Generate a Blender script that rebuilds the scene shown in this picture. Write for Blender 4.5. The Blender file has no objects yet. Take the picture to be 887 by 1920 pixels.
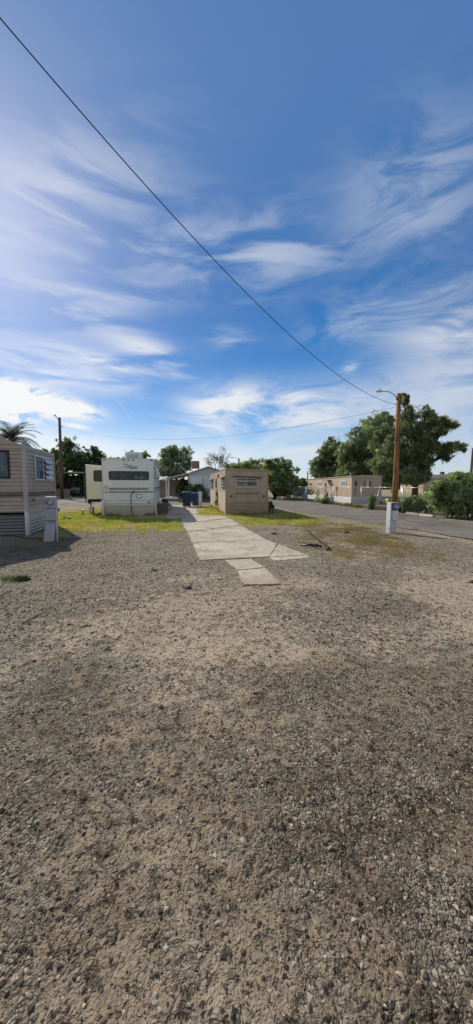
import bpy, bmesh, math, random
import numpy as np
from mathutils import Vector, Matrix

random.seed(7)
RNG = np.random.default_rng(7)
scene = bpy.context.scene
COL = scene.collection
R = math.radians

# ------------------------------------------------------------------ site survey
FOC, CX, CY, EYE = 616.0, 443.5, 960.0, 1.6
PITCH = math.atan(49 / 616.0)
CP, SP = math.cos(PITCH), math.sin(PITCH)

def ray(px, py):
    u = (px - CX) / FOC
    v = (CY - py) / FOC
    return Vector((u, CP + v * SP, -SP + v * CP))

def at(px, py, y):
    d = ray(px, py)
    t = y / d.y
    return Vector((d.x * t, y, EYE + d.z * t))

def gnd(px, py):
    d = ray(px, py)
    t = EYE / -d.z
    return Vector((d.x * t, d.y * t, 0.0))

# ------------------------------------------------------------------ numpy noise
_LAT = RNG.random((256, 256))
def vnoise(x, y, s=1.0, ox=0.0):
    x = np.asarray(x, float) * s + 37.3 + ox
    y = np.asarray(y, float) * s + 91.7 + ox * 1.7
    xi = np.floor(x).astype(int); yi = np.floor(y).astype(int)
    fx = x - xi; fy = y - yi
    fx = fx * fx * (3 - 2 * fx); fy = fy * fy * (3 - 2 * fy)
    a = _LAT[xi % 256, yi % 256]; b = _LAT[(xi + 1) % 256, yi % 256]
    c = _LAT[xi % 256, (yi + 1) % 256]; d = _LAT[(xi + 1) % 256, (yi + 1) % 256]
    return (a * (1 - fx) + b * fx) * (1 - fy) + (c * (1 - fx) + d * fx) * fy

def fbm(x, y, s=1.0, o=4, ox=0.0):
    t = 0; a = .5; n = 0
    for i in range(o):
        t = t + a * vnoise(x, y, s * 2 ** i, ox + i * 13.1); n += a; a *= .5
    return t / n

def sm(x, a, b):
    t = np.clip((np.asarray(x, float) - a) / (b - a), 0, 1)
    return t * t * (3 - 2 * t)

# ------------------------------------------------------------------ materials
def newmat(name):
    m = bpy.data.materials.new(name); m.use_nodes = True
    nt = m.node_tree
    b = nt.nodes['Principled BSDF']
    return m, nt, b

def nd(nt, t, **kw):
    n = nt.nodes.new(t)
    for k, v in kw.items():
        if k == 'ins':
            for kk, vv in v.items(): n.inputs[kk].default_value = vv
        else:
            setattr(n, k, v)
    return n

def mixc(nt, fac, a, b, mode='MIX'):
    n = nt.nodes.new('ShaderNodeMix'); n.data_type = 'RGBA'; n.blend_type = mode
    for s, v in ((n.inputs[0], fac), (n.inputs[6], a), (n.inputs[7], b)):
        if isinstance(v, (int, float)): s.default_value = v
        elif isinstance(v, tuple): s.default_value = (v[0], v[1], v[2], 1)
        else: nt.links.new(v, s)
    return n.outputs[2]

def mth(nt, op, a, b=None, c=None, clamp=False):
    n = nt.nodes.new('ShaderNodeMath'); n.operation = op; n.use_clamp = clamp
    for i, v in enumerate((a, b, c)):
        if v is None: continue
        if isinstance(v, (int, float)): n.inputs[i].default_value = v
        else: nt.links.new(v, n.inputs[i])
    return n.outputs[0]

def maprange(nt, v, a, b, c=0.0, d=1.0):
    n = nt.nodes.new('ShaderNodeMapRange'); n.interpolation_type = 'SMOOTHSTEP'
    nt.links.new(v, n.inputs[0])
    for i, x in enumerate((a, b, c, d)): n.inputs[i + 1].default_value = x
    return n.outputs[0]

def noise(nt, vec, scale, detail=4, rough=.55, dist=0.0):
    n = nd(nt, 'ShaderNodeTexNoise', ins={'Scale': scale, 'Detail': detail, 'Roughness': rough, 'Distortion': dist})
    if vec is not None: nt.links.new(vec, n.inputs['Vector'])
    return n

def mapping(nt, vec, scale=(1, 1, 1), rot=(0, 0, 0), loc=(0, 0, 0)):
    n = nt.nodes.new('ShaderNodeMapping')
    n.inputs['Scale'].default_value = scale; n.inputs['Rotation'].default_value = rot; n.inputs['Location'].default_value = loc
    nt.links.new(vec, n.inputs['Vector'])
    return n.outputs[0]

def weathered(name, col, rough=.6, var=.12, scale=2.5, streak=.15, grime=.3, bump=.05, metal=0.0, dirt=(.16, .125, .085), spec=.35):
    m, nt, b = newmat(name)
    geo = nt.nodes.new('ShaderNodeNewGeometry'); pos = geo.outputs['Position']
    n1 = noise(nt, pos, scale, 5)
    n2 = noise(nt, mapping(nt, pos, (9, 9, .7)), 1.0, 4)
    n3 = noise(nt, pos, 30, 3)
    c = mixc(nt, maprange(nt, n1.outputs[0], .3, .7), tuple(x * (1 - var) for x in col), tuple(min(1, x * (1 + var)) for x in col))
    if streak:
        c = mixc(nt, maprange(nt, n2.outputs[0], .5, .75, 0, streak), c, tuple(x * .45 for x in col))
    if grime:
        z = nt.nodes.new('ShaderNodeSeparateXYZ'); nt.links.new(pos, z.inputs[0])
        g = maprange(nt, z.outputs[2], 0.0, .75, grime, 0.0)
        g = mth(nt, 'MULTIPLY', g, maprange(nt, n1.outputs[0], .2, .65, .35, 1.25))
        c = mixc(nt, g, c, dirt)
    c = mixc(nt, mth(nt, 'MULTIPLY', n3.outputs[0], .12), c, tuple(x * .6 for x in col))
    nt.links.new(c, b.inputs['Base Color'])
    b.inputs['Roughness'].default_value = rough; b.inputs['Metallic'].default_value = metal
    b.inputs['Specular IOR Level'].default_value = spec
    if bump:
        bp = nd(nt, 'ShaderNodeBump', ins={'Strength': bump, 'Distance': .02})
        nt.links.new(n1.outputs[0], bp.inputs['Height']); nt.links.new(bp.outputs[0], b.inputs['Normal'])
    return m

def glassmat(name, tint=(.02, .025, .03), rough=.07):
    m, nt, b = newmat(name)
    geo = nt.nodes.new('ShaderNodeNewGeometry')
    n = noise(nt, geo.outputs['Position'], 3.0, 3)
    c = mixc(nt, maprange(nt, n.outputs[0], .35, .7), tint, tuple(x * 2.2 + .008 for x in tint))
    nt.links.new(c, b.inputs['Base Color'])
    b.inputs['Roughness'].default_value = rough; b.inputs['Specular IOR Level'].default_value = .5
    bp = nd(nt, 'ShaderNodeBump', ins={'Strength': .06, 'Distance': .05})
    nt.links.new(n.outputs[0], bp.inputs['Height']); nt.links.new(bp.outputs[0], b.inputs['Normal'])
    return m

def clearglass(name):
    m, nt, b = newmat(name)
    nt.nodes.remove(b)
    out = nt.nodes['Material Output']
    tr = nd(nt, 'ShaderNodeBsdfTransparent', ins={'Color': (.75, .8, .82, 1)})
    gl = nd(nt, 'ShaderNodeBsdfGlossy', ins={'Roughness': .06, 'Color': (.9, .92, .95, 1)})
    lw = nd(nt, 'ShaderNodeFresnel', ins={'IOR': 1.6})
    mx = nt.nodes.new('ShaderNodeMixShader')
    nt.links.new(mth(nt, 'ADD', lw.outputs[0], .1, clamp=True), mx.inputs[0]); nt.links.new(tr.outputs[0], mx.inputs[1]); nt.links.new(gl.outputs[0], mx.inputs[2])
    nt.links.new(mx.outputs[0], out.inputs[0])
    return m

def leafmat(name, trans=.35, rough=.6):
    m, nt, b = newmat(name)
    a = nd(nt, 'ShaderNodeAttribute', attribute_name='col')
    geo = nt.nodes.new('ShaderNodeNewGeometry')
    n = noise(nt, geo.outputs['Position'], .9, 3)
    c = mixc(nt, maprange(nt, n.outputs[0], .3, .7, .0, .45), a.outputs[0], (0.35, 0.35, 0.3), 'MULTIPLY')
    nt.links.new(c, b.inputs['Base Color'])
    b.inputs['Roughness'].default_value = rough; b.inputs['Specular IOR Level'].default_value = .25
    t = nt.nodes.new('ShaderNodeBsdfTranslucent'); nt.links.new(mixc(nt, .5, c, (.9, 1.0, .35), 'MULTIPLY'), t.inputs[0])
    mx = nt.nodes.new('ShaderNodeMixShader'); mx.inputs[0].default_value = trans
    nt.links.new(b.outputs[0], mx.inputs[1]); nt.links.new(t.outputs[0], mx.inputs[2])
    nt.links.new(mx.outputs[0], nt.nodes['Material Output'].inputs[0])
    return m

def barkmat(name, c1, c2, scale=6):
    m, nt, b = newmat(name)
    geo = nt.nodes.new('ShaderNodeNewGeometry')
    n = noise(nt, mapping(nt, geo.outputs['Position'], (14, 14, 1.1)), 1.0, 5, .65)
    n2 = noise(nt, geo.outputs['Position'], .8, 3)
    c = mixc(nt, maprange(nt, n.outputs[0], .35, .65), c1, c2)
    c = mixc(nt, maprange(nt, n2.outputs[0], .4, .65, 0, .5), c, tuple(x * .5 for x in c1))
    nt.links.new(c, b.inputs['Base Color']); b.inputs['Roughness'].default_value = .85; b.inputs['Specular IOR Level'].default_value = .15
    bp = nd(nt, 'ShaderNodeBump', ins={'Strength': .5, 'Distance': .03})
    nt.links.new(n.outputs[0], bp.inputs['Height']); nt.links.new(bp.outputs[0], b.inputs['Normal'])
    return m

M = {}
M['tan_siding'] = weathered('tan siding', (.44, .36, .29), .5, .1, 2, .18, .25)
M['tan_trim'] = weathered('pale trim', (.5, .45, .4), .5, .1, 3, .2, .25)
M['maroon'] = weathered('maroon stripe', (.13, .05, .045), .5, .15)
M['brownstripe'] = weathered('brown stripe', (.10, .07, .06), .5, .15)
M['skirt_grey'] = weathered('grey corrugated steel', (.24, .25, .27), .45, .15, 3, .25, .5, metal=.35)
M['skirt_white'] = weathered('white corrugated steel', (.52, .54, .54), .5, .1, 3, .2, .45)
M['white_post'] = weathered('white painted wood', (.72, .72, .72), .55, .06, 3, .12, .35)
M['tarp'] = weathered('tan canvas', (.42, .33, .24), .85, .12, 1.2, .1, 0, .25)
M['camper'] = weathered('cream fibreglass', (.79, .82, .80), .35, .05, 1.5, .10, .3, .03)
M['slide'] = weathered('ivory fibreglass', (.78, .77, .64), .4, .05, 1.5, .10, .2, .03)
M['camper_line'] = weathered('grey stripe', (.10, .10, .12), .5, .1, grime=0)
M['camper_lilac'] = weathered('pale lilac stripe', (.40, .38, .43), .5, .1, grime=0)
M['camper_skirt'] = weathered('off white vinyl skirting', (.62, .6, .55), .55, .08, 2, .2, .5)
M['pink_board'] = weathered('faded board', (.66, .6, .58), .7, .08, 3, .15, .3)
M['black'] = weathered('black rubber', (.018, .018, .02), .6, .2, 6, 0, .15)
M['frameblack'] = weathered('black trim', (.014, .014, .016), .35, .2, 6, 0, 0)
M['glass'] = glassmat('dark window glass')
M['glass_blue'] = glassmat('blue grey window glass', (.05, .065, .085), .12)
M['clear'] = clearglass('clear window glass')
M['lens_red'] = weathered('dark red lens', (.05, .012, .012), .25, .2, grime=0)
M['ac'] = weathered('grey white plastic', (.62, .64, .66), .5, .08, 3, .15, 0)
M['alu'] = weathered('dull aluminium', (.55, .56, .58), .4, .1, 4, .1, 0, metal=.4)
M['taupe'] = weathered('taupe paint', (.43, .335, .25), .55, .12, 1.5, .38, .25)
M['taupe_dark'] = weathered('darker taupe paint', (.38, .30, .225), .55, .1, 1.5, .2, .35)
M['taupe_roof'] = weathered('pale roof edge', (.5, .44, .36), .6, .1, 2, .2, 0)
M['hood'] = weathered('dark window hood', (.09, .07, .06), .6, .1, 2, .1, 0)
M['louvre'] = weathered('louvre glass slat', (.27, .31, .36), .2, .1, 4, 0, 0)
M['mobile'] = weathered('beige ribbed aluminium', (.62, .50, .355), .5, .08, 1.2, .25, .1)
M['mobile_end'] = weathered('brown beige panel', (.42, .335, .27), .55, .08, 1.2, .15, .1)
M['house'] = weathered('white stucco', (.66, .67, .68), .75, .06, 1.5, .12, .2)
M['roof_grey'] = weathered('weathered roofing', (.34, .31, .29), .8, .15, 1.5, .15, 0)
M['bluegrey'] = weathered('dark blue skirting', (.09, .12, .17), .6, .1, 2, .1, .2)
M['rust'] = weathered('rusty louvred steel', (.23, .13, .10), .75, .3, 6, .3, 0)
M['porchroof'] = weathered('pale porch sheeting', (.55, .53, .5), .6, .1, 2, .2, 0)
M['shed'] = weathered('tan fence board', (.28, .23, .18), .8, .12, 2, .2, .2)
M['bin'] = weathered('navy blue plastic', (.022, .042, .095), .45, .12, 4, .05, .25)
M['bin2'] = weathered('bright navy plastic', (.024, .06, .19), .4, .12, 4, .05, .25)
M['white'] = weathered('white paint', (.75, .75, .73), .55, .06, 3, .12, .25)
M['pedestal_white'] = weathered('white enamel', (.62, .635, .66), .4, .07, 5, .15, .25)
M['pedestal_grey'] = weathered('lilac grey enamel', (.40, .39, .43), .45, .08, 5, .15, .25)
M['meter_dark'] = weathered('dark meter socket', (.10, .11, .13), .45, .15, 6, 0, 0)
M['meter_face'] = weathered('meter face', (.5, .5, .5), .3, .25, 30, 0, 0)
M['galv'] = weathered('galvanised steel', (.42, .43, .44), .4, .1, 6, .1, .1, metal=.5)
M['pole_red'] = barkmat('red brown pole wood', (.44, .23, .09), (.10, .05, .026))
M['pole_grey'] = barkmat('grey brown pole wood', (.20, .14, .10), (.10, .075, .06))
M['bark'] = barkmat('grey brown bark', (.055, .045, .035), (.03, .025, .02))
M['palebark'] = barkmat('pale bark', (.22, .19, .16), (.12, .1, .08))
M['leaf'] = leafmat('foliage', .42)
M['grassblade'] = leafmat('grass blades', .5, .7)
M['wood_dark'] = weathered('grey old lumber', (.13, .115, .10), .85, .25, 5, .3, .2)
M['wire'] = weathered('black cable', (.02, .02, .022), .6, .1, grime=0)
M['steel_dark'] = weathered('dark steel', (.045, .042, .04), .6, .2, 8, 0, .1)
M['sign_white'] = weathered('sign white', (.72, .70, .68), .5, .05, 8, .05, 0)
M['sign_red'] = weathered('faded red ink', (.55, .16, .19), .5, .12, 8, .05, 0)
M['tanwall'] = weathered('tan wall', (.46, .34, .23), .8, .1, 1, .1, 0)
M['carpaint'] = weathered('dark car paint', (.02, .022, .028), .25, .1, grime=0)
M['blueplastic'] = weathered('blue plastic', (.04, .12, .28), .5, .15, 4, 0, .1)
M['curtain'] = weathered('blue grey curtain', (.16, .22, .28), .9, .2, 3, 0, 0)
M['blind'] = weathered('pale blind', (.55, .58, .62), .8, .1, 3, 0, 0)
M['yellowconc'] = weathered('cream concrete', (.62, .57, .44), .85, .12, 5, 0, .15)
M['greyconc'] = weathered('grey concrete', (.25, .25, .25), .85, .15, 5, 0, .15)
M['soil'] = weathered('dark soil', (.045, .036, .028), .95, .3, 20, 0, 0, .4)
M['plank'] = weathered('yellow brown plank', (.5, .38, .22), .8, .12, 4, 0, .1)

def stonemat():
    m, nt, b = newmat('gravel stones')
    a = nd(nt, 'ShaderNodeAttribute', attribute_name='col')
    geo = nt.nodes.new('ShaderNodeNewGeometry')
    n = noise(nt, geo.outputs['Position'], 120, 3)
    c = mixc(nt, maprange(nt, n.outputs[0], .3, .7, 0, .5), a.outputs[0], (.45, .42, .38), 'MULTIPLY')
    nt.links.new(c, b.inputs['Base Color']); b.inputs['Roughness'].default_value = .9; b.inputs['Specular IOR Level'].default_value = .2
    return m
M['stone'] = stonemat()

def groundmat():
    m, nt, b = newmat('gravel and dirt ground')
    geo = nt.nodes.new('ShaderNodeNewGeometry'); pos = geo.outputs['Position']
    at_ = lambda n: nd(nt, 'ShaderNodeAttribute', attribute_name=n)
    z = at_('zones')   # r grass, g sand, b dark gravel plus painted shade by the left trailer
    sep = nt.nodes.new('ShaderNodeSeparateColor'); nt.links.new(z.outputs[0], sep.inputs[0])
    grass, sand, dark = sep.outputs[0], sep.outputs[1], sep.outputs[2]
    warp = noise(nt, pos, 14, 2)
    pw = nt.nodes.new('ShaderNodeVectorMath'); pw.operation = 'MULTIPLY_ADD'
    nt.links.new(warp.outputs[1], pw.inputs[0]); pw.inputs[1].default_value = (.05, .05, .05); nt.links.new(pos, pw.inputs[2])
    flat = mapping(nt, pw.outputs[0], (1, 1, 0))
    def vor(s):
        v = nd(nt, 'ShaderNodeTexVoronoi', ins={'Scale': s, 'Randomness': 1.0}); nt.links.new(flat, v.inputs['Vector']); return v
    v1, v2 = vor(64), vor(150)
    def ramp(v, stops):
        r = nt.nodes.new('ShaderNodeValToRGB'); e = r.color_ramp.elements
        while len(e) < len(stops): e.new(.5)
        for i, (p, c) in enumerate(stops): e[i].position = p; e[i].color = (*c, 1)
        nt.links.new(v, r.inputs[0]); return r.outputs[0]
    s1 = nt.nodes.new('ShaderNodeSeparateColor'); nt.links.new(v1.outputs['Color'], s1.inputs[0])
    s2 = nt.nodes.new('ShaderNodeSeparateColor'); nt.links.new(v2.outputs['Color'], s2.inputs[0])
    stops = [(0, (.055, .045, .036)), (.3, (.20, .165, .12)), (.6, (.375, .32, .24)), (.85, (.52, .455, .355)), (1, (.62, .57, .48))]
    g = mixc(nt, .5, ramp(s1.outputs[0], stops), ramp(s2.outputs[0], stops))
    nbig = noise(nt, pos, .55, 5, .6)
    nmid = noise(nt, pos, 3.2, 5, .65)
    nfine = noise(nt, pos, 22, 4, .7)
    g = mixc(nt, maprange(nt, nbig.outputs[0], .35, .65, 0, .55), g, (.8, .74, .68), 'MULTIPLY')
    g = mixc(nt, maprange(nt, nmid.outputs[0], .45, .7, 0, .7), g, (.66, .62, .58), 'MULTIPLY')
    nsp = noise(nt, pos, 26, 2, .6); nsp2 = noise(nt, pos, 11, 3, .7)
    g = mixc(nt, maprange(nt, nsp.outputs[0], .56, .68, 0, .8), g, (.14, .12, .11), 'MULTIPLY')
    g = mixc(nt, maprange(nt, nsp2.outputs[0], .54, .68, 0, .75), g, (.2, .18, .165), 'MULTIPLY')
    g = mixc(nt, maprange(nt, nsp2.outputs[0], .34, .44, .35, 0), g, (.5, .45, .37))
    sandc = mixc(nt, maprange(nt, nfine.outputs[0], .3, .7), (.39, .305, .21), (.50, .405, .29))
    nedge = noise(nt, pos, 7.5, 7, .72)
    se = mth(nt, 'ADD', mth(nt, 'MULTIPLY', mth(nt, 'SUBTRACT', nmid.outputs[0], .5), 1.5), mth(nt, 'MULTIPLY', mth(nt, 'SUBTRACT', nedge.outputs[0], .5), 1.3))
    sandf = maprange(nt, mth(nt, 'ADD', sand, se), .46, .66, 0, .92)
    # stones poke through the sand
    sandf = mth(nt, 'MULTIPLY', sandf, maprange(nt, nsp2.outputs[0], .54, .62, 1, .25))
    sandf = mth(nt, 'MULTIPLY', sandf, maprange(nt, nsp.outputs[0], .60, .68, 1, .35))
    sandf = mth(nt, 'MULTIPLY', sandf, maprange(nt, s2.outputs[1], .08, .3, .1, 1))
    c = mixc(nt, sandf, g, sandc)
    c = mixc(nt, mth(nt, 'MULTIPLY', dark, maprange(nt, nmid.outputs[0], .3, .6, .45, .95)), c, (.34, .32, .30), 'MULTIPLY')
    gr = mixc(nt, maprange(nt, nmid.outputs[0], .3, .7), (.29, .29, .07), (.45, .37, .14))
    gsp = mth(nt, 'ADD', mth(nt, 'SUBTRACT', grass, .5), mth(nt, 'MULTIPLY', mth(nt, 'SUBTRACT', nedge.outputs[0], .5), 2.2))
    gsp = mth(nt, 'MULTIPLY', maprange(nt, gsp, -.22, .22, 0, 1), maprange(nt, grass, .05, .3))
    c = mixc(nt, mth(nt, 'MULTIPLY', gsp, maprange(nt, nfine.outputs[0], .25, .6, .6, 1)), c, gr)
    hcr = noise(nt, mapping(nt, pos, (1, 1, 0), (0, 0, .5)), .8, 5, .6, 1.4)
    crk = maprange(nt, mth(nt, 'ABSOLUTE', mth(nt, 'SUBTRACT', hcr.outputs[0], .5)), .0, .006, .55, 0)
    crk = mth(nt, 'MULTIPLY', crk, mth(nt, 'MULTIPLY', maprange(nt, nbig.outputs[0], .48, .6), dark))
    c = mixc(nt, crk, c, (.05, .04, .033))
    nt.links.new(c, b.inputs['Base Color'])
    b.inputs['Roughness'].default_value = .95; b.inputs['Specular IOR Level'].default_value = .1
    rough_ = mth(nt, 'SUBTRACT', 1.0, mth(nt, 'MULTIPLY', sandf, .82))
    h = mth(nt, 'ADD', mth(nt, 'MULTIPLY', v1.outputs['Distance'], mth(nt, 'MULTIPLY', rough_, -1.0)), mth(nt, 'MULTIPLY', nmid.outputs[0], 1.2))
    h = mth(nt, 'ADD', h, mth(nt, 'MULTIPLY', v2.outputs['Distance'], mth(nt, 'MULTIPLY', rough_, -.6)))
    h = mth(nt, 'ADD', h, mth(nt, 'MULTIPLY', nfine.outputs[0], .5))
    bp = nd(nt, 'ShaderNodeBump', ins={'Strength': .85, 'Distance': .022})
    nt.links.new(h, bp.inputs['Height']); nt.links.new(bp.outputs[0], b.inputs['Normal'])
    return m
M['ground'] = groundmat()

def roadmat():
    m, nt, b = newmat('old asphalt')
    geo = nt.nodes.new('ShaderNodeNewGeometry'); pos = geo.outputs['Position']
    n1 = noise(nt, pos, .5, 5); n2 = noise(nt, pos, 40, 3, .7); n3 = noise(nt, mapping(nt, pos, (1.2, .16, 1), (0, 0, R(-11))), 1.0, 4)
    c = mixc(nt, maprange(nt, n1.outputs[0], .3, .7), (.14, .124, .108), (.205, .18, .15))
    c = mixc(nt, maprange(nt, n3.outputs[0], .45, .7, 0, .6), c, (.235, .205, .17))
    c = mixc(nt, maprange(nt, n2.outputs[0], .4, .7, 0, .5), c, (.07, .064, .06))
    v = nd(nt, 'ShaderNodeTexVoronoi', feature='DISTANCE_TO_EDGE', ins={'Scale': .22})
    wp = noise(nt, pos, 1.1, 4)
    pw = nt.nodes.new('ShaderNodeVectorMath'); pw.operation = 'MULTIPLY_ADD'
    nt.links.new(wp.outputs[1], pw.inputs[0]); pw.inputs[1].default_value = (1.6, 1.6, 0); nt.links.new(pos, pw.inputs[2])
    nt.links.new(pw.outputs[0], v.inputs['Vector'])
    c = mixc(nt, maprange(nt, v.outputs['Distance'], .002, .012, .75, 0), c, (.03, .027, .025))
    nt.links.new(c, b.inputs['Base Color']); b.inputs['Roughness'].default_value = .9; b.inputs['Specular IOR Level'].default_value = .15
    bp = nd(nt, 'ShaderNodeBump', ins={'Strength': .4, 'Distance': .01})
    nt.links.new(n2.outputs[0], bp.inputs['Height']); nt.links.new(bp.outputs[0], b.inputs['Normal'])
    return m
M['road'] = roadmat()

def concmat():
    m, nt, b = newmat('worn concrete')
    geo = nt.nodes.new('ShaderNodeNewGeometry'); pos = geo.outputs['Position']
    n1 = noise(nt, pos, .8, 6, .6); n2 = noise(nt, pos, 35, 4, .7); n4 = noise(nt, pos, 5, 5, .7)
    c = mixc(nt, maprange(nt, n1.outputs[0], .3, .7), (.40, .35, .26), (.54, .48, .37))
    c = mixc(nt, maprange(nt, n4.outputs[0], .5, .75, 0, .65), c, (.25, .205, .155))
    c = mixc(nt, maprange(nt, n2.outputs[0], .45, .75, 0, .5), c, (.16, .14, .12))
    sy = nt.nodes.new('ShaderNodeSeparateXYZ'); nt.links.new(pos, sy.inputs[0])
    nd1 = noise(nt, pos, 3.4, 7, .7)
    ff = mth(nt, 'ADD', maprange(nt, sy.outputs[1], 4.9, 6.6, .42, 0), mth(nt, 'MULTIPLY', mth(nt, 'SUBTRACT', nd1.outputs[0], .5), 1.3))
    c = mixc(nt, maprange(nt, ff, .16, .36, 0, .85), c, (.36, .28, .195))
    def crack(scale, w, amt, c):
        v = nd(nt, 'ShaderNodeTexVoronoi', feature='DISTANCE_TO_EDGE', ins={'Scale': scale})
        wp = noise(nt, pos, 2.2, 5, .65)
        pw = nt.nodes.new('ShaderNodeVectorMath'); pw.operation = 'MULTIPLY_ADD'
        nt.links.new(wp.outputs[1], pw.inputs[0]); pw.inputs[1].default_value = (.8, .8, 0); nt.links.new(pos, pw.inputs[2])
        nt.links.new(pw.outputs[0], v.inputs['Vector'])
        f = maprange(nt, v.outputs['Distance'], w * .3, w, amt, 0)
        f = mth(nt, 'MULTIPLY', f, maprange(nt, n1.outputs[0], .4, .55))
        return mixc(nt, f, c, (.06, .05, .042))
    c = mixc(nt, maprange(nt, noise(nt, pos, 1.7, 7, .68).outputs[0], .50, .62, 0, .7), c, (.30, .25, .185))
    c = mixc(nt, maprange(nt, noise(nt, pos, 17, 4, .7).outputs[0], .56, .68, 0, .7), c, (.15, .125, .1))
    c = crack(.38, .007, .6, c)
    nt.links.new(c, b.inputs['Base Color']); b.inputs['Roughness'].default_value = .9; b.inputs['Specular IOR Level'].default_value = .15
    bp = nd(nt, 'ShaderNodeBump', ins={'Strength': .35, 'Distance': .015})
    nt.links.new(mth(nt, 'ADD', n2.outputs[0], n4.outputs[0]), bp.inputs['Height']); nt.links.new(bp.outputs[0], b.inputs['Normal'])
    return m
M['concrete'] = concmat()

# ------------------------------------------------------------------ mesh builder
class MB:
    def __init__(s): s.v = []; s.f = []
    def quad(s, a, b, c, d):
        n = len(s.v); s.v += [tuple(a), tuple(b), tuple(c), tuple(d)]; s.f.append((n, n + 1, n + 2, n + 3)); return s
    def hexa(s, p):
        n = len(s.v); s.v += [tuple(x) for x in p]
        s.f += [tuple(n + i for i in q) for q in ((3, 2, 1, 0), (4, 5, 6, 7), (0, 1, 5, 4), (1, 2, 6, 5), (2, 3, 7, 6), (3, 0, 4, 7))]; return s
    def box(s, x0, x1, y0, y1, z0, z1):
        return s.hexa([(x0, y0, z0), (x1, y0, z0), (x1, y1, z0), (x0, y1, z0), (x0, y0, z1), (x1, y0, z1), (x1, y1, z1), (x0, y1, z1)])
    def tube(s, pts, r, n=8, cap=True):
        pts = [Vector(p) for p in pts]; rs = r if isinstance(r, (list, tuple)) else [r] * len(pts)
        base = len(s.v); up = None
        for i, p in enumerate(pts):
            d = (pts[min(i + 1, len(pts) - 1)] - pts[max(i - 1, 0)]).normalized()
            if up is None:
                up = Vector((0, 0, 1)) if abs(d.z) < .9 else Vector((1, 0, 0))
            a = d.cross(up).normalized(); b = a.cross(d).normalized(); up = b
            for k in range(n):
                t = 2 * math.pi * k / n
                s.v.append(tuple(p + (a * math.cos(t) + b * math.sin(t)) * rs[i]))
        for i in range(len(pts) - 1):
            for k in range(n):
                s.f.append((base + i * n + k, base + i * n + (k + 1) % n, base + (i + 1) * n + (k + 1) % n, base + (i + 1) * n + k))
        if cap:
            s.f.append(tuple(base + k for k in reversed(range(n)))); s.f.append(tuple(base + (len(pts) - 1) * n + k for k in range(n)))
        return s
    def prism(s, poly, a, b, ax='y'):
        # poly: list of 2-D points; extruded between a and b along ax
        n = len(s.v); k = len(poly)
        def P(p, t):
            return {'y': (p[0], t, p[1]), 'x': (t, p[0], p[1]), 'z': (p[0], p[1], t)}[ax]
        s.v += [P(p, a) for p in poly] + [P(p, b) for p in poly]
        s.f.append(tuple(n + i for i in reversed(range(k)))); s.f.append(tuple(n + k + i for i in range(k)))
        for i in range(k): s.f.append((n + i, n + (i + 1) % k, n + k + (i + 1) % k, n + k + i))
        return s
    def build(s, name, m, parent=None, bevel=0, smooth=False):
        me = bpy.data.meshes.new(name); me.from_pydata(s.v, [], s.f); me.update()
        bm = bmesh.new(); bm.from_mesh(me); bmesh.ops.recalc_face_normals(bm, faces=bm.faces); bm.to_mesh(me); bm.free()
        me.materials.append(m)
        o = bpy.data.objects.new(name, me); COL.objects.link(o)
        if parent: o.parent = parent
        if bevel:
            md = o.modifiers.new('bevel', 'BEVEL'); md.width = bevel; md.segments = 2; md.limit_method = 'ANGLE'
        if smooth: me.polygons.foreach_set('use_smooth', [True] * len(me.polygons))
        return o

class Face:
    """builds on a wall: u along the wall, v up, d outwards"""
    def __init__(s, o, u, n): s.o = Vector(o); s.u = Vector(u); s.n = Vector(n)
    def P(s, u, v, d=0): return s.o + s.u * u + Vector((0, 0, v)) + s.n * d
    def box(s, mb, u0, u1, v0, v1, d0, d1):
        return mb.hexa([s.P(u0, v0, d0), s.P(u1, v0, d0), s.P(u1, v0, d1), s.P(u0, v0, d1), s.P(u0, v1, d0), s.P(u1, v1, d0), s.P(u1, v1, d1), s.P(u0, v1, d1)])
    def rows(s, mb, u0, u1, prof):           # profile (v, d) swept along u
        n = len(mb.v)
        for v, d in prof: mb.v += [tuple(s.P(u0, v, d)), tuple(s.P(u1, v, d))]
        for i in range(len(prof) - 1): mb.f.append((n + 2 * i, n + 2 * i + 1, n + 2 * i + 3, n + 2 * i + 2))
        return mb
    def cols(s, mb, v0, v1, prof):           # profile (u, d) swept along v
        n = len(mb.v)
        for u, d in prof: mb.v += [tuple(s.P(u, v0, d)), tuple(s.P(u, v1, d))]
        for i in range(len(prof) - 1): mb.f.append((n + 2 * i, n + 2 * i + 1, n + 2 * i + 3, n + 2 * i + 2))
        return mb
    def rrect(s, mb, u0, u1, v0, v1, r, d0, d1, n=6):
        pts = []
        for cx, cy, a0 in ((u1 - r, v1 - r, 0), (u0 + r, v1 - r, 90), (u0 + r, v0 + r, 180), (u1 - r, v0 + r, 270)):
            for k in range(n + 1):
                a = R(a0 + 90 * k / n); pts.append((cx + r * math.cos(a), cy + r * math.sin(a)))
        b = len(mb.v); k = len(pts)
        mb.v += [tuple(s.P(u, v, d0)) for u, v in pts] + [tuple(s.P(u, v, d1)) for u, v in pts]
        mb.f.append(tuple(b + i for i in range(k))); mb.f.append(tuple(b + k + i for i in range(k)))
        for i in range(k): mb.f.append((b + i, b + (i + 1) % k, b + k + (i + 1) % k, b + k + i))
        return mb
    def frame(s, mb, u0, u1, v0, v1, t, d0, d1):
        s.box(mb, u0, u0 + t, v0, v1, d0, d1); s.box(mb, u1 - t, u1, v0, v1, d0, d1)
        s.box(mb, u0 + t, u1 - t, v0, v0 + t, d0, d1); s.box(mb, u0 + t, u1 - t, v1 - t, v1, d0, d1); return mb

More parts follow.
